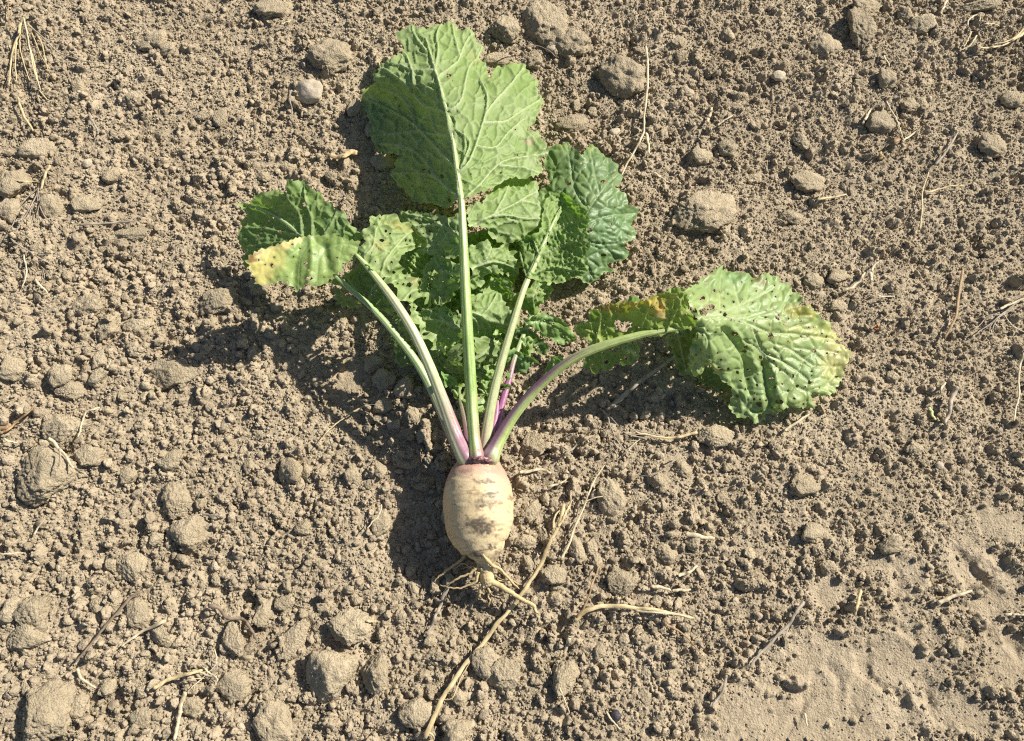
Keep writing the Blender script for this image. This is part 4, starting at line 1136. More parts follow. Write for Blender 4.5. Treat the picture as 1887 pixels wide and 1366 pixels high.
lob(Z2([(1030, 775), (1060, 755), (1170, 750), (1190, 770), (1232, 790), (1265, 850), (1320, 870), (1360, 930), (1340, 946), (1262, 900), (1210, 925), (1180, 935), (1130, 880), (1080, 820)]), [(710, 515, 9.2), (735, 555, 8.9), (750, 510, 7.8), (772, 535, 6.8), (798, 560, 6.0), (770, 552, 7.2)], [(Z2([(1160, 915), (1200, 870), (1260, 850)]), 2.2), (Z2([(1080, 800), (1140, 780), (1180, 770)]), 1.6)], leafB, 'under', 122, [(*Z2([(1190, 815)])[0], 4.2), (*Z2([(1250, 855)])[0], 2.2)], 4, cell=14, ruffle=.006, cols=(np.array((.26, .35, .125)), np.array((.24, .33, .10)), np.array((.44, .50, .25))), patches=[(760, 522, 8, 6, 0, (.42, .33, .16), .7)])
lob(Z2([(1190, 940), (1240, 930), (1260, 1000), (1300, 1080), (1350, 1180), (1400, 1240), (1460, 1240), (1420, 1280), (1360, 1240), (1300, 1180), (1250, 1080)]), [(755, 560, 8.6), (775, 570, 7.4), (790, 610, 6.4), (812, 645, 5.2), (825, 650, 4.2), (775, 605, 7.4)], [(Z2([(1230, 960), (1300, 1110), (1400, 1250)]), 1.6)], leafB, 'under', 123, (), 3, cell=12, ruffle=.006, cols=(np.array((.26, .35, .125)), np.array((.24, .33, .10)), np.array((.44, .50, .25))))
lob(Z3([(375, 1100), (385, 1118), (470, 1145), (478, 1180), (442, 1212), (400, 1195), (378, 1150)]), [(810, 684, 7.2), (838, 698, 5.4), (830, 714, 5.0), (811, 700, 6.6)], [(Z3([(378, 1120), (430, 1150), (470, 1170)]), 1.4)], leafB, 'upper', 124, (), 0, cell=10, cols=(GREEN_T2 * 1.3, GREEN_T2 * 1.5, VEIN_T))
# wing between the two left stalks, its shade put into darker greens
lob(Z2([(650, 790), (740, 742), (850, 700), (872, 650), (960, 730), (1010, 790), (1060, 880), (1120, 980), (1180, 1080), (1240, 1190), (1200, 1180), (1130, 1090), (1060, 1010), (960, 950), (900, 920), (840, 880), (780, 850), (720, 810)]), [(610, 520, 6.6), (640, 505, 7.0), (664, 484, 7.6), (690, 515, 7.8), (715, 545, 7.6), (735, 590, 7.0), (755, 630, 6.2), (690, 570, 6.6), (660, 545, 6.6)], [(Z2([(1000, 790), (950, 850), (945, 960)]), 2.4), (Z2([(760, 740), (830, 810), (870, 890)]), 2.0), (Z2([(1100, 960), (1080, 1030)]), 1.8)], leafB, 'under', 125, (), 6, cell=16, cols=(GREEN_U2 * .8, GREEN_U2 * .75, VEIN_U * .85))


def colB(t, u, s):
    C = lerp(PALE, (0.335, 0.385, 0.18), streak(t, s, 8, 72))
    C = lerp(C, SGREEN2, smooth01(.75, 1, t))
    pk = (1 - smooth01(.10, .42, t + .10 * vnoise(t, s, .3, 73))) * smooth01(-.7, .3, s + .3 * u)
    C = lerp(C, (0.32, 0.15, 0.215), pk * .9)
    return lerp(C, PURPLE, (1 - smooth01(0, .06, t)) * .6 * smooth01(-.2, .6, s))


stalk('stalk', B_path, leafB, colB, n=90, flat=.8, groove=.10, rib=.05, sides=36)

# ---- leaf C: rear left leaf
C_path = [(852, 842, 3.4, 12), (822, 775, 4.3, 10), (795, 716, 5.0, 8), (765, 664, 5.8, 7), (725, 612, 6.6, 6.2), (684, 566, 7.2, 5.2), (640, 528, 7.6, 4.4), (600, 490, 7.8, 3.8), (556, 436, 7.4, 3.2), (505, 396, 6.6, 2.4), (456, 376, 5.6, 1.2)]
C_out = Z2([(60, 282), (80, 262), (125, 272), (190, 240), (198, 212), (260, 190), (322, 180), (370, 212), (390, 150), (395, 110), (440, 122), (500, 108), (530, 150), (572, 182), (622, 200), (630, 250), (692, 265), (710, 310), (772, 330), (800, 400), (862, 450), (892, 492), (850, 525), (760, 560), (660, 600), (560, 640), (420, 660), (300, 670), (200, 700), (130, 690), (105, 706), (92, 655), (102, 600), (72, 540), (70, 492), (92, 375), (135, 350), (120, 320)])
leafC = blade('leaf', C_out, [(p[0], p[1], p[2] - .3) for p in C_path[6:]] + [(520, 338, 8.9), (560, 335, 9.2), (590, 352, 9.0), (620, 385, 9.0), (655, 430, 8.6), (580, 400, 8.3), (540, 380, 8.0), (500, 355, 8.2), (475, 365, 7.0), (440, 400, 5.2), (442, 440, 4.2), (446, 480, 3.2), (500, 460, 5.4), (560, 480, 6.3), (620, 480, 7.6)],
              [(Z2([(640, 620), (500, 492), (410, 430), (300, 345), (130, 285)]), 3.2), (Z2([(500, 490), (470, 340), (400, 240), (390, 130)]), 2.0), (Z2([(560, 520), (560, 380), (520, 280), (500, 130)]), 2.0), (Z2([(410, 430), (320, 330), (250, 230)]), 1.8), (Z2([(600, 540), (680, 420), (720, 330)]), 1.8), (Z2([(480, 480), (300, 450), (110, 430)]), 2.0), (Z2([(560, 550), (350, 530), (120, 560)]), 1.8)], plant, 'under', 130,
              [(*Z2([(205, 497)])[0], 2.6), (*Z2([(238, 435)])[0], 2.6)], 12, cell=18, cols=(np.array((.20, .30, .105)), np.array((.21, .31, .09)), np.array((.36, .44, .21))), patches=[(470, 455, 60, 40, 0, (.13, .21, .075), .7), (500, 360, 30, 14, -.2, (.27, .36, .14), .6)], label='broad rear left leaf behind the folded yellow tip')  # the lighter patch paints the sunlit top left into the colour
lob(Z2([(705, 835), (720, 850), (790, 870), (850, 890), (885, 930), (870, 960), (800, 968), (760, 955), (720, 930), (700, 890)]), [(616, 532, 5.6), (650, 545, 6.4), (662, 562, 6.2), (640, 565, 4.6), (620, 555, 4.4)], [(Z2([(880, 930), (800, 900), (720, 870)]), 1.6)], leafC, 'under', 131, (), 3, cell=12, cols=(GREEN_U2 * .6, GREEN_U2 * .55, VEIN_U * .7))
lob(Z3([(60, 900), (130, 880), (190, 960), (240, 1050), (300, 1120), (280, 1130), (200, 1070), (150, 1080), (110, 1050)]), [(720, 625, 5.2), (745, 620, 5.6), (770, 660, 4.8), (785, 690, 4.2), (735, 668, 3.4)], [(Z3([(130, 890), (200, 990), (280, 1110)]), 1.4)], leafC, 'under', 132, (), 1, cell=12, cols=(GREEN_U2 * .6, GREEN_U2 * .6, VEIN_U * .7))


def colC(t, u, s):
    C = lerp((0.33, 0.42, 0.20), (0.26, 0.36, 0.14), streak(t, s, 7, 74))
    return lerp(C, (0.36, 0.25, 0.25), (1 - smooth01(.05, .3, t)) * .7)


stalk('stalk', C_path, leafC, colC, n=90, flat=.85, ride=(130, .55, .7), rib=.05, sides=32)

# ---- leaf D: crinkled middle right leaf
D_path = [(890, 848, 4.2, 14), (899, 780, 4.9, 9.5), (910, 722, 5.4, 8.6), (925, 664, 5.9, 7.6), (944, 600, 6.4, 6.6), (964, 536, 6.8, 5.6), (984, 490, 7.0, 4.8), (1006, 440, 6.9, 3.4), (1026, 398, 6.4, 2.2), (1040, 370, 5.9, 0.8)]
D_out = Z3([(930, 530), (900, 470), (870, 350), (890, 330), (880, 300), (920, 260), (990, 240), (1020, 190), (1032, 100), (1020, 10), (1032, -12), (1100, -25), (1130, -10), (1200, 0), (1220, 50), (1262, 50), (1310, 90), (1322, 160), (1300, 200), (1312, 260), (1322, 330), (1290, 370), (1312, 440), (1290, 500), (1232, 512), (1130, 562), (1060, 552), (1010, 542)])
leafD = blade('leaf', D_out, [(p[0], p[1], p[2] - .3) for p in D_path[5:]] + [(962, 440, 6.4), (965, 465, 6.2), (990, 430, 7.2), (1005, 380, 6.6), (1005, 358, 6.0), (1030, 355, 6.4), (1062, 375, 7.8), (1085, 395, 8.8), (1086, 440, 8.6), (1084, 490, 7.6), (1045, 450, 7.2), (1035, 520, 6.2), (1000, 518, 6.2), (1070, 500, 7.2)],
              [(Z3([(930, 530), (1000, 385), (1080, 220), (1130, 110), (1150, 20)]), 3.2), (Z3([(920, 520), (900, 440), (880, 350)]), 2.2), (Z3([(1000, 385), (980, 320), (960, 260)]), 2.0), (Z3([(1060, 260), (1060, 160), (1050, 60)]), 2.0), (Z3([(960, 500), (1080, 455), (1200, 470), (1290, 480)]), 2.6), (Z3([(1000, 385), (1100, 340), (1200, 300), (1300, 290)]), 2.4), (Z3([(1080, 220), (1180, 190), (1300, 160)]), 2.2)], plant, 'under', 140, (), 6, cell=10.5, relief=.0019, ruffle=.004, tw=1.0,
              cols=(np.array((.215, .315, .085)), np.array((.17, .28, .055)), np.array((.38, .46, .21))), label='crinkled dark green leaf right of the middle stalk')
lob(Z3([(890, 640), (860, 600), (830, 530), (790, 515), (740, 520), (700, 545), (690, 580), (740, 590), (760, 640), (800, 625), (830, 650), (860, 660)]), [(960, 545, 6.3), (935, 512, 6.2), (910, 520, 5.0), (925, 545, 4.8), (950, 550, 5.6)], [(Z3([(880, 640), (850, 560), (820, 520)]), 2.0), (Z3([(860, 600), (760, 560), (700, 560)]), 1.5)], leafD, 'under', 141, (), 2, cell=9, relief=.0016, ruffle=.007, cols=(np.array((.23, .33, .10)), np.array((.19, .30, .07)), np.array((.40, .47, .22))))
lob(Z3([(905, 650), (930, 590), (960, 555), (1020, 540), (1060, 545), (1100, 590), (1095, 640), (1070, 680), (1010, 700), (1000, 740), (950, 745), (900, 720), (890, 690)]), [(965, 550, 6.3), (985, 520, 6.0), (1015, 525, 5.4), (1020, 550, 4.2), (995, 570, 3.8), (965, 570, 4.8), (995, 540, 5.8)], [(Z3([(910, 650), (960, 620), (1030, 620), (1080, 640)]), 2.2), (Z3([(960, 620), (1000, 570), (1060, 560)]), 1.5), (Z3([(940, 640), (960, 700)]), 1.5)], leafD, 'under', 142, (), 3, cell=9, relief=.0017, ruffle=.007, cols=(np.array((.23, .33, .10)), np.array((.19, .30, .07)), np.array((.40, .47, .22))))
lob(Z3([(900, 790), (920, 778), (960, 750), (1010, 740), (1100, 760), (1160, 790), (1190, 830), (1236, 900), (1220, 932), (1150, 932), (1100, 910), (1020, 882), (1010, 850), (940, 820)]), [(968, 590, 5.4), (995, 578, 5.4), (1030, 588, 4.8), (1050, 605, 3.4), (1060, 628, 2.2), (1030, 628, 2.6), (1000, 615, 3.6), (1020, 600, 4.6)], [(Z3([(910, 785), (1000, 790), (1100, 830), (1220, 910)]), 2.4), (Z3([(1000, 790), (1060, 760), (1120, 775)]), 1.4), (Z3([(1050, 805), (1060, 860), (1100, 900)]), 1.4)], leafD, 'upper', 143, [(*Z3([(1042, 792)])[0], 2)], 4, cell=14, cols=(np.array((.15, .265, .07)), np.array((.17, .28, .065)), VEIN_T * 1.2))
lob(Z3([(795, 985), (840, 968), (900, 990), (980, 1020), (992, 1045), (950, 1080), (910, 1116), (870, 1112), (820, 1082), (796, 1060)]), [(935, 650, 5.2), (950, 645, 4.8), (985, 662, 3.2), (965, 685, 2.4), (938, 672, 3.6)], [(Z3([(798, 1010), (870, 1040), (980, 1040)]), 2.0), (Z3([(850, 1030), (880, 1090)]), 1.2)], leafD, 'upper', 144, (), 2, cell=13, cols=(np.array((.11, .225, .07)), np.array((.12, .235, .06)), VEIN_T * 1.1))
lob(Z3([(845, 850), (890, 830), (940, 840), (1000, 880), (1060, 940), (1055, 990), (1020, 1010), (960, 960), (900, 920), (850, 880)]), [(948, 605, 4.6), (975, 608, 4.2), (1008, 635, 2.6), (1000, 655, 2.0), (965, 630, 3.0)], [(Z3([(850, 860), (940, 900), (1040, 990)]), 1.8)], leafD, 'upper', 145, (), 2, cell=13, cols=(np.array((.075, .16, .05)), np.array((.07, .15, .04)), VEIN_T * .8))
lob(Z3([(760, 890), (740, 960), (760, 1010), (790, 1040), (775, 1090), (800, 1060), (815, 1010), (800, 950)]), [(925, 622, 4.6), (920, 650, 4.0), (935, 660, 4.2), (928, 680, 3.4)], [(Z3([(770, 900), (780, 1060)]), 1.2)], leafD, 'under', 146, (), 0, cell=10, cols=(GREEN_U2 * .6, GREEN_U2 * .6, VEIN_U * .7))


def colD(t, u, s):
    C = lerp((0.43, 0.44, 0.255), (0.31, 0.365, 0.15), streak(t, s, 8, 75))
    C = lerp(C, (0.38, 0.46, 0.19), smooth01(.5, .8, t))
    return lerp(C, (0.34, 0.15, 0.19), (1 - smooth01(.02, .22, t)) * smooth01(-.9, .4, -s) * .7)


stalk('stalk', D_path, leafD, colD, n=90, flat=.88, ride=(140, .58, .72), rib=.05, sides=32)

# ---- leaf E: dark blue-green leaf behind, upper side up
E_out = [(1002, 300), (1008, 275), (1020, 264), (1045, 261), (1060, 275), (1072, 292), (1082, 268), (1090, 262), (1112, 276), (1138, 304), (1144, 325), (1146, 338), (1132, 342), (1142, 352), (1152, 362), (1153, 378), (1178, 384), (1176, 400), (1168, 412), (1170, 438), (1158, 446), (1146, 448), (1152, 462), (1160, 464), (1154, 478), (1136, 482), (1120, 488), (1138, 500), (1112, 504), (1098, 518), (1084, 523), (1072, 520), (1058, 505), (1040, 480), (1010, 440), (985, 400), (990, 350), (1012, 335)]
leafE = blade('leaf', E_out, [(1005, 300, 3.6), (1030, 264, 3.4), (1070, 292, 4.8), (1090, 264, 3.6), (1142, 320, 3.6), (1120, 345, 5.2), (1085, 390, 5.4), (1060, 440, 5.0), (1176, 390, 2.4), (1165, 440, 2.2), (1130, 420, 3.8), (1135, 498, 1.7), (1085, 520, 1.8), (1100, 460, 3.4), (1040, 340, 4.8), (1000, 400, 4.4), (1040, 470, 4.2), (1060, 310, 4.9)],
              [([(1050, 460), (1080, 395), (1115, 345), (1140, 320)], 3.0), ([(1085, 390), (1060, 350), (1050, 290), (1045, 265)], 2.2), ([(1105, 360), (1095, 310), (1088, 270)], 1.8), ([(1070, 420), (1110, 400), (1170, 392)], 2.0), ([(1062, 440), (1110, 450), (1160, 445)], 2.0), ([(1050, 460), (1080, 490), (1095, 515)], 2.0), ([(1110, 450), (1140, 480)], 1.2)], plant, 'upper', 150,
              [(1113, 334, 5.5), (1048, 338, 4), (1088, 424, 4), (1112, 470, 4), (1083, 427, 2.5), (1126, 413, 1.6)], 8, cell=17, relief=.0016, ruffle=.004, label='dark blue-green leaf with a glossy quilted upper side, rear right',
              cols=(np.array((.13, .205, .08)), np.array((.155, .235, .078)), np.array((.26, .345, .17))), patches=[(1130, 440, 60, 60, .3, (.15, .245, .10), .8), (1025, 268, 20, 8, 0, (.24, .30, .09), .6), (1090, 268, 10, 8, 0, (.26, .32, .09), .6)])
E_path = [(900, 842, 4.0, 8), (912, 795, 4.3, 7.5), (926, 740, 4.4, 6.5), (938, 700, 4.4, 5.5), (950, 655, 4.3, 4.6), (985, 570, 4.2, 4.2), (1025, 500, 4.4, 4), (1050, 460, 4.8, 3.4), (1080, 395, 5.2, 2)]
colE = lambda t, u, s: lerp(lerp((0.26, 0.075, 0.19), (0.40, 0.20, 0.28), streak(t, s, 6, 76)), (0.33, 0.42, 0.18), smooth01(.30, .45, t))
stalk('stalk', E_path, leafE, colE, n=80, flat=.9, dz=-.002)
stalk('young_stalk', [(900, 832, 4.4, 6), (907, 795, 4.6, 5.5), (914, 765, 4.6, 4.5), (917, 738, 4.5, 2.5)], plant, lambda t, u, s: lerp((0.26, 0.075, 0.19), (0.36, 0.18, 0.25), t), n=30)
stalk('young_stalk', [(862, 836, 3.6, 7), (858, 790, 3.4, 6), (850, 750, 3.2, 4), (842, 715, 3.0, 2)], plant, lambda t, u, s: lerp((0.20, 0.05, 0.12), (0.16, 0.2, 0.08), t), n=30)
lob(Z3([(755, 1190), (790, 1180), (830, 1200), (825, 1225), (795, 1222), (775, 1210)]), [(921, 708, 5.2), (932, 706, 5.2), (942, 714, 4.8), (930, 718, 4.8)], [(Z3([(755, 1190), (820, 1212)]), 1.2)], leafE, 'upper', 151, (), 0, step=2, cell=9, cols=(GREEN_T2 * 1.2, GREEN_T2 * 1.4, VEIN_T))
lob(Z3([(800, 1130), (815, 1095), (832, 1120), (830, 1150), (810, 1160)]), [(934, 692, 5.0), (940, 682, 5.2), (942, 695, 4.8), (938, 699, 4.8)], [(Z3([(812, 1150), (818, 1100)]), 1.2)], leafE, 'upper', 152, (), 0, step=2, cell=9, cols=(GREEN_T2 * 1.2, GREEN_T2 * 1.4, VEIN_T))

# small inner leaflets low down between the stalks
IN = [([(735, 470), (770, 455), (810, 462), (840, 480), (850, 520), (846, 560), (815, 575), (780, 562), (752, 545), (738, 510)], 3.4, 2.2), ([(760, 600), (800, 590), (846, 600), (852, 640), (850, 690), (822, 700), (795, 680), (770, 645)], 3.2, 1.8),
      ([(868, 520), (900, 505), (940, 520), (955, 560), (930, 590), (895, 600), (868, 580)], 3.6, 2.0), ([(872, 600), (905, 592), (935, 610), (930, 650), (915, 690), (885, 700), (870, 670)], 3.2, 1.8), ([(870, 440), (910, 420), (955, 440), (960, 480), (930, 505), (885, 500), (866, 480)], 3.8, 2.4),
      ([(825, 690), (848, 680), (858, 720), (862, 770), (850, 780), (836, 745)], 2.8, 1.4), ([(930, 610), (960, 600), (985, 625), (975, 655), (945, 660)], 2.6, 1.6), ([(880, 700), (900, 690), (906, 730), (895, 770), (884, 750)], 2.8, 1.6), ([(900, 380), (960, 372), (1010, 400), (1000, 450), (950, 470), (905, 440)], 4.0, 3.0)]
for i, (pl, zhi, zlo) in enumerate(IN):
    P_ = np.array(pl, float); c = P_.mean(0)
    pl = [tuple(c + 1.18 * (np.array(q_) - c)) for q_ in pl]; P_ = np.array(pl)
    lob(pl, [(*q_, zlo + 1.0 + .9 * math.sin(7 * k_ + i)) for k_, q_ in enumerate(pl)] + [(c[0], c[1], zhi + 1.0)], [([tuple(c + (P_[0] - c) * .9), tuple(c), tuple(c + (P_[len(pl) // 2] - c) * .9)], 2.2), ([tuple(c), tuple(c + (P_[2] - c) * .8)], 1.5), ([tuple(c), tuple(c + (P_[-2] - c) * .8)], 1.5)], leafD if i in (2, 4, 6, 8) else leafA, 'upper' if i % 2 else 'under', 170 + i, (), 2, cell=9, relief=.0024, ruffle=.011, tooth=6.5, cols=(np.array((.19, .31, .075)), np.array((.24, .35, .09)), np.array((.40, .47, .22))))

# ---- leaf F: right leaf, drooping over
F_path = [(896, 856, 4.4, 7), (902, 845, 5.2, 16), (911, 826, 5.2, 13.5), (924, 802, 5.3, 11.5), (947, 765, 5.8, 9.8), (990, 714, 7.0, 8.6), (1045, 668, 8.4, 8.0), (1100, 641, 9.2, 8.2), (1180, 617, 9.8, 6.6), (1240, 606, 9.8, 5.2), (1284, 600, 9.3, 3.2)]
FT_out = Z5([(235, 540), (230, 470), (190, 430), (160, 380), (150, 330), (140, 250), (185, 230), (180, 200), (240, 200), (280, 150), (340, 130), (370, 90), (440, 68), (560, 80), (600, 130), (680, 125), (720, 160), (780, 110), (830, 128), (900, 135), (920, 180), (990, 195), (1000, 240), (1080, 258), (1070, 300), (1100, 340), (1030, 370), (1160, 365), (1190, 400), (1225, 430), (1245, 480), (1330, 510), (1385, 580), (1405, 640), (1440, 700), (1475, 780), (1450, 830), (1420, 880), (1430, 950), (1390, 1000), (1335, 1080), (1260, 1095), (1160, 1085), (1180, 1130), (1190, 1170), (1150, 1205), (1080, 1195), (1000, 1190), (960, 1200), (900, 1190), (925, 1225), (880, 1245), (800, 1250), (790, 1290), (740, 1320), (700, 1310), (660, 1270), (600, 1280), (560, 1270), (500, 1200), (510, 1120), (530, 1040), (460, 980), (400, 940), (370, 870), (310, 870), (280, 910), (235, 935), (165, 930), (170, 850), (175, 760), (200, 660), (240, 600)])
F_holes = [(*Z5([(h[0], h[1])])[0], h[2]) for h in [(475, 435, 4.5), (380, 250, 3.6), (275, 318, 4.4), (350, 385, 7), (300, 410, 7), (270, 425, 5), (215, 410, 5), (845, 615, 6), (895, 465, 5.5), (825, 518, 3), (670, 560, 2.6), (1200, 540, 3.4), (1185, 735, 3.4), (1385, 665, 4.5), (1015, 938, 3.6), (1148, 992, 3.4), (1055, 1020, 3.6), (985, 1058, 2.6), (745, 1165, 6.5), (905, 1150, 5), (755, 790, 3.8), (628, 740, 3.4), (630, 700, 4.2), (600, 640, 2), (765, 655, 2.4), (268, 722, 2.4), (437, 808, 2.2), (835, 768, 1.8), (910, 892, 2), (728, 1012, 2.6), (590, 978, 2), (840, 960, 3), (245, 610, 3), (398, 585, 1.8), (310, 180, 2), (865, 215, 2.2), (848, 258, 1.8), (795, 305, 1.8), (680, 408, 2.2), (615, 418, 1.6), (533, 290, 1.8), (1290, 755, 2.2), (1225, 770, 2), (1375, 745, 1.8), (1420, 770, 1.6), (1200, 858, 2), (1160, 905, 1.8), (1380, 945, 2.4), (1355, 850, 2), (1085, 850, 1.6), (1120, 828, 1.6), (220, 845, 1.8), (800, 462, 2.2), (805, 400, 1.8), (1020, 1120, 2.2), (930, 1005, 1.8), (1290, 660, 1.6), (1245, 595, 1.6), (1160, 940, 2)]]
leafF = blade('leaf', FT_out, [(1284, 600, 10.0), (1285, 580, 10.3), (1262, 540, 11.2), (1285, 522, 9.0), (1330, 500, 5.6), (1366, 515, 5.2), (1400, 508, 4.4), (1455, 525, 4.0), (1480, 555, 5.0), (1360, 560, 7.4), (1400, 580, 6.6), (1440, 575, 5.6), (1510, 590, 3.8), (1555, 640, 2.6), (1558, 670, 2.2), (1540, 715, 2.0), (1495, 730, 2.6), (1490, 752, 1.8), (1440, 750, 3.0), (1410, 770, 1.8), (1370, 775, 1.4), (1345, 740, 2.4), (1350, 715, 3.8), (1315, 680, 6.4), (1270, 690, 5.6), (1275, 650, 7.6), (1340, 630, 7.4), (1400, 640, 5.2), (1460, 650, 4.2), (1380, 690, 3.8), (1430, 700, 3.4), (1500, 660, 3.2), (1330, 600, 9.4), (1310, 640, 8.8)],
              [(Z5([(240, 470), (420, 440), (560, 470), (680, 520), (840, 590), (1000, 590), (1200, 620), (1380, 640)]), 3.0), (Z5([(300, 450), (500, 390), (700, 310), (860, 230)]), 2.4), (Z5([(560, 470), (720, 440), (880, 390)]), 1.8), (Z5([(460, 560), (560, 700), (640, 850), (660, 1060)]), 2.2), (Z5([(680, 540), (780, 740), (900, 800), (1060, 900), (1160, 1000)]), 2.4), (Z5([(900, 780), (960, 710), (1040, 740), (1180, 860)]), 1.8), (Z5([(600, 640), (760, 740), (800, 900), (820, 1100)]), 1.8), (Z5([(240, 560), (330, 620), (320, 740), (220, 860)]), 1.8), (Z5([(330, 430), (330, 250), (300, 160)]), 1.6), (Z5([(430, 420), (430, 260), (420, 110)]), 1.6), (Z5([(600, 360), (560, 240), (500, 150)]), 1.6)],
              plant, 'upper', 160, F_holes, 80, cell=20, tooth=5.0, relief=.0013, ruffle=.0045, cols=(np.array((.25, .345, .125)), np.array((.295, .375, .13)), np.array((.40, .46, .24))),
              patches=[(1545, 640, 26, 60, .2, (.50, .46, .19), .8), (1552, 610, 10, 14, .2, (.45, .24, .08), .7), (1480, 575, 34, 12, .1, (.30, .27, .05), .8), (1370, 512, 36, 14, 0, (.12, .22, .065), .6), (1460, 510, 12, 6, 0, (.12, .2, .04), .9), (1310, 520, 50, 22, -.3, (.17, .28, .10), .5), (1500, 610, 50, 14, .1, (.42, .42, .14), .6), (1400, 520, 12, 5, .2, (.22, .12, .06), .6)],
              crease=[(Z5([(470, 560), (580, 700), (650, 860), (670, 1080)]), 6, -.0045), (Z5([(560, 560), (640, 700), (720, 860)]), 8, .0035), (Z5([(560, 540), (620, 640), (660, 760)]), 5, -.0035), (Z5([(790, 840), (800, 1000), (830, 1180)]), 6, -.0040), (Z5([(860, 900), (900, 1050), (930, 1190)]), 7, .003), (Z5([(880, 330), (760, 380), (500, 420)]), 7, -.002)],
              label='drooping right leaf full of small holes, yellowing at the tip')
lob(Z4([(440, 492), (512, 440), (480, 412), (425, 382), (430, 345), (500, 322), (500, 280), (560, 245), (600, 240), (700, 232), (800, 215), (852, 195), (930, 155), (975, 165), (990, 220), (1012, 300), (1036, 340), (1036, 362), (960, 368), (880, 385), (780, 412), (700, 440), (620, 462), (540, 492)]),
    [(1065, 650, 8.4), (1100, 634, 9.0), (1180, 612, 9.6), (1280, 598, 10.0), (1060, 605, 8.8), (1085, 585, 9.8), (1110, 562, 11.0), (1160, 556, 12.2), (1215, 542, 12.8), (1255, 530, 13.0), (1270, 560, 11.8), (1180, 585, 11.0), (1120, 600, 10.0)],
    [(Z4([(700, 432), (745, 380), (775, 310), (800, 230)]), 2.4), (Z4([(560, 470), (540, 400), (450, 360)]), 2.0), (Z4([(880, 372), (920, 300), (970, 180)]), 2.2), (Z4([(540, 420), (560, 320), (560, 260)]), 1.6)], leafF, 'under', 161, [(*Z4([(650, 350)])[0], 9), (*Z4([(672, 362)])[0], 10), (*Z4([(690, 350)])[0], 8), (*Z4([(640, 338)])[0], 6)], 12, cell=17,
    cols=(np.array((.27, .35, .075)), np.array((.25, .335, .06)), np.array((.38, .43, .15))), patches=[(1180, 556, 60, 7, -.15, (.60, .42, .08), .75), (1215, 566, 15, 9, 0, (.60, .38, .11), .9), (1220, 578, 10, 6, .3, (.60, .45, .22), .9), (1110, 565, 16, 6, 0, (.30, .12, .10), .7), (1140, 570, 22, 10, -.2, (.36, .30, .05), .7)], ruffle=.004, label='upright wing of the right leaf, turning orange')
lob(Z4([(455, 545), (480, 500), (600, 470), (700, 440), (745, 438), (752, 490), (700, 540), (650, 560), (600, 586), (560, 566), (530, 592), (490, 576)]), [(1070, 668, 7.4), (1120, 645, 8.2), (1175, 632, 8.6), (1175, 655, 6.6), (1140, 680, 4.6), (1090, 688, 4.0), (1070, 680, 4.6)], [(Z4([(560, 490), (580, 580)]), 1.6), (Z4([(660, 460), (700, 530)]), 1.6)], leafF, 'upper', 162, [(*Z4([(680, 508)])[0], 4.5), (*Z4([(655, 462)])[0], 2.5)], 14, cell=15, cols=(GREEN_T2 * .9, GREEN_T2 * .8, VEIN_T), patches=[(1160, 645, 9, 7, .4, (.45, .52, .30), .9)])  # pale patch imitates light shining through the shaded wing
lob(Z4([(870, 400), (960, 375), (1040, 365), (1030, 420), (1010, 500), (1060, 560), (1130, 570), (1190, 620), (1230, 660), (1190, 672), (1060, 642), (1030, 600), (985, 595), (940, 570), (920, 480)]), [(1225, 612, 9.0), (1285, 602, 9.0), (1245, 650, 6.2), (1270, 685, 3.6), (1330, 710, 2.2), (1300, 690, 3.0), (1290, 640, 6.4)], [(Z4([(940, 390), (960, 470), (980, 580)]), 1.6)], leafF, 'under', 163, (), 6, cell=16, cols=(GREEN_U2 * .55, GREEN_U2 * .5, VEIN_U * .6))  # leaf green darkened, the shade under the fold is put into the colour
lob(Z3([(915, 1240), (930, 1215), (985, 1205), (995, 1220), (975, 1245), (930, 1255)]), [(968, 720, 7.0), (975, 713, 7.2), (990, 714, 7.4), (982, 726, 6.8)], [(Z3([(990, 1225), (930, 1235)]), 1.2)], leafF, 'upper', 164, (), 0, step=2, cell=9, cols=(LIGHT_T * .8, LIGHT_T2 * .8, VEIN_T))
lob(Z3([(1020, 1130), (1030, 1090), (1080, 1020), (1140, 1015), (1165, 1030), (1130, 1090), (1070, 1120)]), [(1000, 688, 6.6), (1018, 664, 6.6), (1038, 660, 7.8), (1030, 680, 7.4)], [(Z3([(1090, 1090), (1105, 1030)]), 1.6)], leafF, 'under', 165, (), 1, step=2, cell=10, cols=(GREEN_T2 * 1.1, GREEN_T2 * 1.2, VEIN_T), patches=[(1025, 668, 6, 9, 0, (.42, .48, .24), .8)])
lob(Z4([(650, 225), (700, 215), (760, 220), (830, 205), (840, 235), (760, 245), (680, 250)]), [(1145, 556, 7.6), (1200, 550, 8.2), (1150, 562, 9.0), (1205, 558, 9.8)], [], leafF, 'upper', 166, (), 0, cell=12, cols=(GREEN_T2, GREEN_T2, VEIN_T))


def colF(t, u, s):
    C = lerp((0.28, 0.36, 0.105), (0.40, 0.45, 0.205), streak(t, s, 8, 77))
    pu = (1 - smooth01(.42, .72, t + .06 * vnoise(t, s, .2, 78))) * smooth01(-.45, .6, -s * .8 + .25 * u + .25 * vnoise(t * 4, s, .4, 79))
    C = lerp(C, (0.165, 0.06, 0.135), pu * .92)
    return lerp(C, (0.42, 0.40, 0.30), (1 - smooth01(0, .1, t)) * .35)


stalk('stalk', F_path, leafF, colF, n=100, flat=.82, groove=.14, rib=.05, sides=36)
print('plant', round(time.time() - T0, 1))
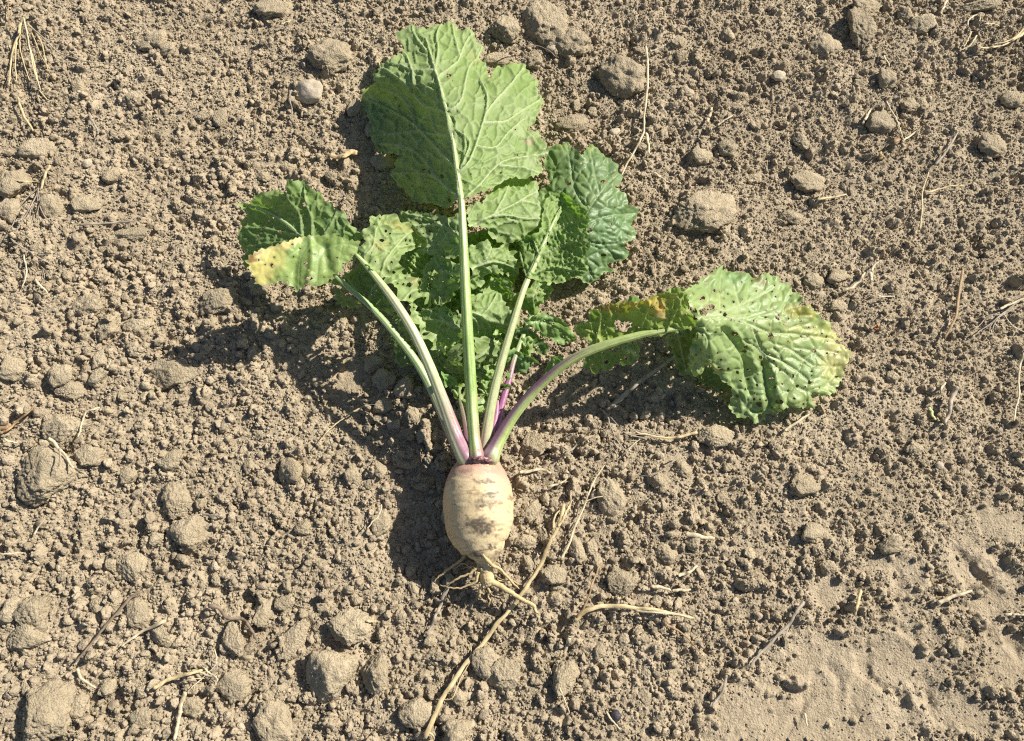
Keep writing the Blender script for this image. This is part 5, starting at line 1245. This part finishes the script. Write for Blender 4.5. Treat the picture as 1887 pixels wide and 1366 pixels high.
#==STRAW==
# ------------------------------------------------------------------ straw, dry grass, twigs
YEL = ((0.53, 0.43, 0.24), (0.38, 0.285, 0.145)); PALES = ((0.56, 0.475, 0.315), (0.40, 0.32, 0.195)); GREY = ((0.34, 0.29, 0.22), (0.21, 0.17, 0.125)); BRN = ((0.34, 0.22, 0.11), (0.24, 0.15, 0.08)); DARK = ((0.22, 0.165, 0.115), (0.15, 0.11, 0.075))


def straw_mesh(name, path, w, pal, lift=0.0045, flat=.55, taper=0.35, arch=0.0, seed=1, follow=True):
    Q = catmull(path, max(10, int(6 * len(path))))
    n = len(Q)
    rq = np.random.default_rng(seed + 1)
    wob = np.convolve(rq.normal(0, 1, n + 4), np.ones(5) / 5, mode='valid')
    Q[:, 0] += wob * min(2.2, .25 * w + .6); Q[:, 1] += wob[::-1] * min(1.6, .2 * w + .4)
    P = proj(Q[:, 0], Q[:, 1], 0.004)
    g = ground_z(P[:, 0], P[:, 1], Hs)
    k = np.ones(5) / 5
    g = np.convolve(np.pad(g, 2, mode='edge'), k, mode='valid')
    if not follow:
        g = np.linspace(g[0], g[-1], n)
    t = np.linspace(0, 1, n)
    gm = ground_z(P[:, 0], P[:, 1])
    z = np.maximum(g, 0.5 * (g + gm)) + lift + 0.0028 + arch * np.sin(math.pi * t)
    P = proj(Q[:, 0], Q[:, 1], z)
    sc = 0.85 / FPX * w * 0.76 / 2
    rg = np.random.default_rng(seed)
    R = sc * (1 - taper * t) * (1 + .12 * rg.uniform(-1, 1, n))
    R[0] *= .7; R[-1] *= .6
    V, F, tt, u, s = tube(P, R, 8, flat, lump=.05)
    st_ = 0.5 + 0.5 * np.sin(s * 11 + 3 * vnoise(tt * 5, s, .5, seed))
    C = lerp(pal[0], pal[1], np.clip(st_ * .7 + .75 * vnoise(tt * 14, s * .4, .6, seed + 5), 0, 1))
    return mesh_poly(name, V, F, M_STRAW, True, np.clip(C, .01, 1))


SEED = [500]


def straw(label, path, w, pal=YEL, name='straw', cat='straw', **k):
    SEED[0] += 1
    o = link(name, straw_mesh(name, path, w, pal, seed=SEED[0], **k))
    return tag(o, label, cat)


def straw_thing(label, name, cat, part, strands, pal):
    SEED[0] += 1
    p = proj(*strands[0][0][0][:2], 0.0)
    e = bpy.data.objects.new(name, None); COL.objects.link(e); e.location = (p[0], p[1], 0); e.empty_display_size = .02
    bpy.context.view_layer.update()
    tag(e, label, cat)
    for i, s in enumerate(strands):
        path, w = s[0], s[1]
        kw = s[2] if len(s) > 2 else {}
        kw = dict(kw)
        link(part, straw_mesh(part, path, w, kw.pop('pal', pal), seed=SEED[0] * 7 + i, **kw), e)
    return e


straw_thing('longest straw, running from under the turnip root tip to the bottom edge', 'long_straw', 'straw', 'strand', [
    ([(785, 1362), (805, 1310), (830, 1265), (865, 1215), (905, 1165), (950, 1110), (985, 1060), (1010, 1010), (1030, 965), (1042, 930)], 10, dict(lift=.006, taper=.2)),
    ([(1028, 972), (1040, 950), (1050, 928), (1052, 912)], 6, dict(lift=.007)), ([(1020, 975), (1022, 955), (1038, 935)], 5, dict(lift=.006)),
    ([(815, 1290), (835, 1285), (845, 1258), (868, 1215)], 3, dict(lift=.005)), ([(790, 1350), (800, 1362), (780, 1370)], 5), ([(865, 1218), (868, 1190), (862, 1180)], 2, dict(lift=.006)), ([(980, 1065), (990, 1045), (1000, 1050)], 2)], YEL)
straw_thing('thin grey-brown straw with a side shoot, right of the longest straw', 'thin_straw', 'straw', 'strand', [
    ([(1035, 1030), (1048, 1000), (1062, 965), (1076, 930), (1092, 890), (1112, 858)], 6, dict(lift=.005, taper=.5)), ([(1075, 925), (1105, 916), (1150, 906)], 3, dict(lift=.006))], PALES)
straw_thing('bent dry grass leaf lying right of the root tip', 'dry_grass_leaf', 'dry grass', 'strand', [
    ([(1058, 1146), (1075, 1128), (1095, 1122), (1130, 1117), (1180, 1121), (1225, 1128), (1278, 1138)], 11, dict(lift=.006, flat=.35, taper=.5)), ([(1170, 1124), (1220, 1130), (1262, 1136)], 5, dict(lift=.007, pal=PALES)), ([(1062, 1140), (1080, 1110), (1092, 1075), (1108, 1038)], 5, dict(lift=.006, pal=BRN, arch=.006)), ([(1225, 1140), (1228, 1150), (1260, 1170), (1282, 1192), (1297, 1218)], 5, dict(pal=BRN, taper=.6))], YEL)
straw('stout grey straw lying under the shade of the right leaf', [(1118, 756), (1165, 716), (1210, 682), (1250, 652)], 11, GREY, lift=.005, follow=False)
straw_thing('long thin curved straw right of the tall leaf, forked at its top', 'forked_straw', 'straw', 'strand', [
    ([(1190, 85), (1194, 130), (1190, 195), (1187, 240), (1172, 275), (1155, 305), (1144, 325)], 7, dict(lift=.006, taper=.3)), ([(1196, 96), (1212, 90), (1228, 82)], 6, dict(lift=.005)), ([(1190, 245), (1195, 265), (1198, 285)], 9, dict(lift=.004))], PALES)
straw_thing('branched brown-yellow stem near the upper right edge', 'branched_stem', 'straw', 'strand', [
    ([(1698, 424), (1698, 385), (1701, 352), (1712, 318)], 5), ([(1701, 356), (1730, 349), (1755, 343), (1778, 340)], 6), ([(1724, 305), (1742, 278), (1766, 245)], 7, dict(pal=GREY)), ([(1750, 343), (1754, 330)], 3)], YEL)
straw('slender pale straw standing over the soil at the upper right', [(1633, 186), (1648, 214), (1660, 246), (1666, 262)], 5, PALES, lift=.006)
straw('short flat straw crossing the foot of the slender pale one', [(1662, 262), (1678, 248), (1694, 240)], 6, PALES)
straw('short straw chip left of the straw-enclosed clod, upper right', [(1594, 222), (1603, 206), (1613, 192)], 7, PALES)
straw('bright straw piece lying level below the isolated dark clod', [(1506, 369), (1530, 364), (1560, 359)], 8, YEL)
straw('brown dry grass blade standing at the right of the field', [(1774, 500), (1768, 548), (1760, 588), (1742, 625)], 8, BRN, lift=.006)
straw_thing('dark dry root tuft at the right edge', 'dry_root_tuft', 'dry grass', 'strand', [
    ([(1842, 570), (1866, 560), (1890, 549)], 7, dict(pal=PALES)), ([(1880, 555), (1850, 575), (1820, 600), (1800, 615)], 4), ([(1870, 570), (1835, 590), (1822, 612)], 3), ([(1850, 575), (1860, 595), (1890, 615)], 4, dict(pal=PALES)), ([(1845, 580), (1822, 582), (1796, 610)], 3), ([(1838, 588), (1830, 605), (1835, 618)], 3)], GREY)
straw('wavy pale straw at the right edge at mid height', [(1887, 650), (1878, 690), (1879, 728), (1868, 776)], 6, PALES, lift=.006)
straw('thick crusted stem standing up at the right', [(1766, 714), (1753, 738), (1748, 762), (1743, 782)], 13, ((.40, .33, .24), (.30, .24, .17)), lift=.008, flat=.9)
straw('straw chip just left of the thick crusted stem', [(1742, 704), (1732, 726)], 6, PALES)
straw('yellow-green stalk scrap left of the thick crusted stem', [(1712, 750), (1717, 760), (1723, 774)], 9, ((.52, .54, .22), (.42, .42, .17)))
straw('split straw beside the boot marks at the lower right', [(1729, 1112), (1758, 1100), (1792, 1089)], 10, PALES, flat=.7)
straw('short upright straw left of the boot marks', [(1587, 1088), (1582, 1112), (1576, 1136)], 8, YEL, flat=.8)
straw_thing('grey forked stem pointing down left at the edge of the trodden soil', 'grey_stem', 'straw', 'strand', [
    ([(1482, 1108), (1462, 1138), (1440, 1165), (1408, 1198), (1380, 1232)], 8, dict(lift=.005)), ([(1457, 1146), (1448, 1170), (1446, 1198)], 3), ([(1490, 1108), (1508, 1125)], 3)], GREY)
straw('curved blue-grey stem near the bottom right', [(1340, 1244), (1330, 1275), (1312, 1304)], 7, GREY)
straw('short thin straw near the bottom edge in the trodden soil', [(1485, 1314), (1487, 1340)], 5, PALES)
straw('short light straw at the right edge beside the boot marks', [(1852, 1134), (1870, 1132), (1890, 1134)], 6, PALES)
straw('dark stub of straw in the smooth soil at the far right', [(1818, 1066), (1834, 1064)], 6, DARK)
straw('woody pale chip right of the turnip', [(1264, 984), (1288, 988), (1316, 993)], 12, PALES, flat=.5)
straw('left half of a broken straw above the bent grass leaf', [(1200, 1080), (1215, 1082), (1236, 1088)], 8, PALES)
straw('right half of a broken straw above the bent grass leaf', [(1238, 1090), (1256, 1088), (1274, 1086)], 7, PALES)
straw('short curved chip below the woody pale one', [(1252, 1060), (1270, 1055), (1284, 1044)], 8, PALES)
straw('long grey straw at the upper left', [(145, 413), (195, 411), (252, 407)], 8, GREY, lift=.005)
straw('stubby bright straw below the dry grass tuft, upper left', [(34, 180), (44, 212), (61, 242)], 8, YEL, lift=.005)
straw('brown stub of stem in the upper left field', [(163, 208), (172, 228), (182, 248)], 7, GREY)
straw_thing('dry pulled grass tuft spreading its roots at the top left', 'dry_grass_tuft', 'dry grass', 'strand', [
    ([(42, 34), (38, 55), (26, 90), (18, 130), (16, 160)], 7), ([(44, 36), (50, 70), (60, 110), (72, 165)], 7, dict(lift=.008)), ([(46, 36), (52, 75), (64, 130), (75, 168)], 5, dict(lift=.01, pal=PALES)), ([(40, 40), (30, 80), (28, 120), (30, 150)], 5), ([(50, 42), (72, 70), (82, 100), (88, 130)], 4), ([(52, 44), (80, 70), (110, 98), (142, 110)], 5, dict(pal=GREY)), ([(142, 110), (180, 116), (222, 116)], 4, dict(pal=GREY)), ([(36, 60), (40, 100), (54, 148)], 4), ([(72, 165), (85, 182), (105, 188)], 4), ([(44, 34), (40, 45), (34, 62)], 12, dict(lift=.008)), ([(0, 50), (20, 48), (32, 58)], 5), ([(14, 0), (16, 25), (18, 50)], 4, dict(pal=BRN)), ([(58, 60), (72, 95), (92, 128)], 3)], YEL)
straw_thing('uprooted dry stem with fine roots near the left edge', 'dry_stem_with_roots', 'dry grass', 'strand', [
    ([(92, 305), (84, 325), (76, 348)], 9, dict(pal=YEL, lift=.008)), ([(0, 332), (35, 333), (72, 336)], 5, dict(pal=YEL, lift=.008)), ([(72, 340), (70, 365), (80, 395), (98, 412)], 4), ([(72, 345), (62, 372), (45, 400), (28, 430)], 5), ([(70, 345), (50, 365), (30, 395), (22, 415)], 4), ([(70, 350), (72, 380), (66, 400)], 3), ([(95, 405), (105, 420), (115, 430)], 3), ([(40, 395), (20, 420), (8, 440)], 3), ([(60, 375), (55, 395), (60, 410)], 3), ([(80, 345), (95, 342), (98, 352)], 4, dict(pal=BRN))], GREY)
straw_thing('matted dry grass roots at the left edge at mid height', 'dry_root_mat', 'dry grass', 'strand', [
    ([(20, 440), (40, 455), (62, 470)], 5), ([(62, 470), (85, 482), (120, 498)], 4), ([(60, 478), (80, 495), (96, 505)], 3), ([(45, 470), (48, 500), (40, 532)], 5, dict(pal=PALES)), ([(70, 470), (95, 470), (115, 480)], 3), ([(75, 490), (82, 505), (80, 515)], 3), ([(65, 515), (75, 528), (88, 540)], 7, dict(pal=PALES))], GREY)
straw_thing('brown weathered stem piece at the left edge above the largest clod', 'weathered_stem', 'twig', 'strand', [
    ([(0, 798), (20, 788), (42, 770), (65, 745)], 7), ([(0, 790), (18, 785)], 12, dict(pal=BRN)), ([(5, 808), (20, 815), (32, 816)], 5, dict(pal=PALES))], BRN)
straw_thing('forked dry twig lying on the rim of the largest left clod', 'forked_twig', 'twig', 'strand', [
    ([(88, 808), (108, 826), (122, 842), (136, 862)], 8, dict(lift=.016, pal=PALES)), ([(110, 826), (111, 845), (107, 862)], 5, dict(lift=.03)), ([(136, 862), (148, 866), (160, 866)], 3)], GREY)
straw('bent straw beside the clods above the largest left clod', [(183, 752), (170, 754), (157, 762), (150, 780), (144, 806)], 6, PALES, lift=.007)
straw('long dark twig at the lower left, bent at its foot', [(262, 1090), (240, 1102), (205, 1142), (165, 1190), (138, 1222)], 7, DARK, lift=.007)
straw('light curled straw at the foot of the long dark twig', [(142, 1232), (152, 1252), (176, 1268)], 7, PALES)
straw('split dry leaf with a dark edge at the lower left', [(306, 1142), (275, 1156), (246, 1172), (222, 1192)], 8, PALES, flat=.35)
straw('yellow straw entering a tangle at the bottom left', [(284, 1268), (318, 1250), (345, 1243), (372, 1236)], 9, YEL, lift=.005)
straw('pale straw running off the bottom edge at the left', [(342, 1276), (334, 1300), (328, 1330), (322, 1366)], 10, PALES, lift=.004)
straw_thing('small tangle of dry fibres at the bottom left', 'fibre_tangle', 'dry grass', 'strand', [
    ([(395, 1195), (398, 1222), (378, 1245), (350, 1270)], 3), ([(360, 1235), (385, 1245), (400, 1240)], 5), ([(390, 1215), (400, 1230), (384, 1250)], 4, dict(pal=GREY)), ([(330, 1258), (350, 1252), (376, 1250)], 2), ([(376, 1232), (396, 1248), (402, 1256)], 5)], PALES)
straw('dark curved twig in the lower left soil', [(384, 1118), (402, 1120), (420, 1138), (446, 1142), (462, 1160), (474, 1180)], 9, DARK, lift=.005)
straw('dark flat reed lying left of the root hairs', [(827, 1062), (822, 1090), (811, 1120), (798, 1145), (786, 1170)], 9, GREY, lift=.004, flat=.4)
straw('bright thin straw curving between shade and sun, left of the stalks', [(668, 749), (645, 763), (618, 782), (600, 800), (586, 818)], 4, YEL, lift=.008)
straw('fine branched root thread in the leaf shade', [(642, 728), (660, 734), (674, 745), (692, 746)], 2.5, GREY, lift=.006)
straw('curved fibre lying across a clod left of the turnip', [(703, 930), (698, 948), (684, 964), (677, 974)], 4, PALES, lift=.016)
straw_thing('dry frayed root stub right of the turnip, in the leaf shade', 'frayed_root', 'twig', 'strand', [
    ([(1284, 797), (1258, 804), (1230, 806), (1200, 802), (1168, 794)], 8, dict(pal=YEL, taper=.5)), ([(1225, 805), (1190, 796), (1158, 788)], 4), ([(1220, 806), (1180, 806), (1150, 798)], 4), ([(1200, 802), (1160, 800), (1140, 790)], 2.5)], GREY)
straw_thing('thin brown root thread running down to the small clods', 'root_thread', 'twig', 'strand', [
    ([(1106, 752), (1118, 765), (1128, 790), (1134, 808), (1148, 826), (1158, 840)], 4), ([(1100, 785), (1118, 795), (1132, 808)], 2.5), ([(1110, 755), (1128, 772), (1140, 785)], 2.5), ([(1156, 832), (1165, 822), (1180, 808)], 3, dict(pal=PALES))], GREY)
straw('zigzag root thread across two clods right of the turnip', [(1268, 830), (1246, 842), (1230, 860), (1205, 874), (1178, 878)], 3, GREY, lift=.012)
straw('flat papery chaff near the right shoulder of the turnip', [(958, 872), (980, 868), (1002, 866), (1016, 872)], 8, PALES, flat=.3)
straw('thin straw chip right of the turnip shoulder', [(1008, 896), (1026, 892), (1042, 884)], 6, PALES, lift=.006)
straw('curved grey twig above the flat chaff, right of the crown', [(1040, 838), (1056, 828), (1066, 815), (1080, 806)], 5, GREY)
straw('short straw under the right stalk', [(1054, 728), (1066, 720), (1074, 714)], 5, PALES)
straw('dark seed-like curl with a straw near the bottom centre right', [(1118, 1312), (1128, 1328), (1144, 1346)], 5, PALES)
straw('thin pale straw lying near the bottom, right of centre', [(1032, 1268), (1040, 1288), (1050, 1316)], 4, PALES)
straw('flat dry chip left of the pale clod below the bent grass leaf', [(1050, 1176), (1044, 1190), (1040, 1206)], 9, PALES, flat=.4)
straw('upright dry stem left of the smooth pebble', [(535, 168), (536, 190), (540, 224)], 5, GREY, lift=.006)
straw('curled brown leaf scrap left of the tall leaf', [(608, 284), (618, 290), (634, 288), (646, 280), (658, 282)], 13, ((.52, .40, .22), (.38, .25, .12)), flat=.35, taper=-.3)
straw('short pale straw chip at the top left of the tall leaf', [(516, 46), (528, 41), (538, 37)], 5, PALES)
straw('curved dark root fibre at the top, right of the tall leaf', [(930, 98), (955, 88), (985, 84), (1008, 92), (1024, 106)], 4, DARK, lift=.012)
straw('short brown straw right of the dark green leaf', [(1204, 318), (1218, 327), (1234, 337)], 6, PALES)
straw('frayed white straw shreds above the right leaf tip', [(1552, 536), (1570, 530), (1584, 518), (1594, 502)], 8, PALES)
straw('thin straw leading up from the white shreds', [(1604, 500), (1614, 488), (1624, 478)], 6, PALES)
straw('stubby white chip right of the straw shreds', [(1605, 502), (1605, 518)], 9, PALES)
straw('short level straw below the stubby white chip', [(1618, 548), (1634, 547), (1650, 546)], 5, PALES)
straw('straw poking from under the tip of the right leaf', [(1446, 795), (1464, 782), (1492, 764)], 7, PALES)
straw_thing('bundle of bent dry straws in the top right corner', 'straw_bundle', 'straw', 'strand', [
    ([(1890, 56), (1862, 76), (1835, 86), (1802, 88)], 9, dict(lift=.006)), ([(1890, 48), (1866, 72), (1830, 82)], 6, dict(lift=.008)), ([(1803, 26), (1786, 34), (1782, 48)], 6, dict(lift=.005, pal=PALES)), ([(1806, 48), (1825, 42), (1842, 48)], 4, dict(pal=PALES)), ([(1800, 66), (1786, 84), (1768, 94)], 5, dict(pal=PALES)), ([(1806, 26), (1804, 44)], 3), ([(1790, 60), (1776, 88)], 4)], YEL)
straw('straw stub at the top edge left of the corner bundle', [(1745, 0), (1740, 12), (1734, 26)], 7, PALES)
straw('thin dry stalk left of the corner straw bundle', [(1728, 52), (1742, 55), (1758, 56)], 4, GREY)
straw('short pale straw above the light-topped clod', [(1629, 102), (1634, 112), (1638, 122)], 6, PALES)
straw('pale straw chip at the top edge, upper right', [(1484, 17), (1492, 11), (1500, 7)], 6, PALES)
straw('short straw piece in the fine soil, upper centre right', [(1320, 232), (1335, 222), (1350, 212)], 6, PALES)
straw('papery chip beside the short straw piece', [(1304, 226), (1308, 212), (1313, 198)], 9, PALES, flat=.3)
straw('thin dark twig by the clods above the short straw piece', [(1296, 38), (1302, 52), (1308, 66)], 6, DARK)
straw('short light straw at the left, under the angular clod', [(196, 680), (202, 670), (205, 664)], 5, PALES)
straw('straw chip between two leaf-shadow tongues', [(300, 534), (306, 526), (310, 520)], 6, GREY)
straw('thin straw at the lower left below the largest clod', [(62, 986), (72, 970), (84, 956)], 5, PALES)
straw('thin level straw at the left edge, lower part', [(0, 1023), (20, 1021), (44, 1018)], 5, PALES)
straw('pale dry leaf strip left of the broad flattish clod', [(372, 946), (392, 950), (416, 950)], 6, GREY)
straw('short bright straw beside the crumbly clod, bottom centre', [(674, 1146), (686, 1145), (698, 1145)], 5, YEL, lift=.008)
# small scraps
straw('crumpled rusty brown leaf scrap at the upper right', [(1640, 268), (1650, 258), (1660, 252), (1664, 258)], 14, BRN, name='leaf_scrap', cat='leaf scrap', flat=.4, lift=.005)
straw('small tan leaf scrap below the rusty brown one', [(1622, 280), (1624, 288), (1622, 294)], 10, ((.45, .30, .12), (.35, .22, .09)), name='leaf_scrap', cat='leaf scrap', flat=.4)
straw('tiny orange leaf scrap right of the holed leaf', [(1612, 608), (1617, 602), (1620, 600)], 9, ((.50, .16, .04), (.36, .10, .03)), name='leaf_scrap', cat='leaf scrap', flat=.6, lift=.004)
_m = M_STONE.copy(); _m.name = 'dark_stone'
put_clod(1136, 1320, 9, 9, 'small black round stone near the bottom, right of centre', PEB, 'dark_stone', 'pebble', rot=.3, sink=.1)
bpy.data.objects['dark_stone'].data = PEB.copy()
bpy.data.objects['dark_stone'].data.materials[0] = colattr_mat('black_stone', .6, .3)
_a = bpy.data.objects['dark_stone'].data.color_attributes.new('Col', 'FLOAT_COLOR', 'POINT')
_a.data.foreach_set('color', np.tile(np.array((.035, .03, .035, 1), np.float32), len(bpy.data.objects['dark_stone'].data.vertices)))
print('done', round(time.time() - T0, 1))
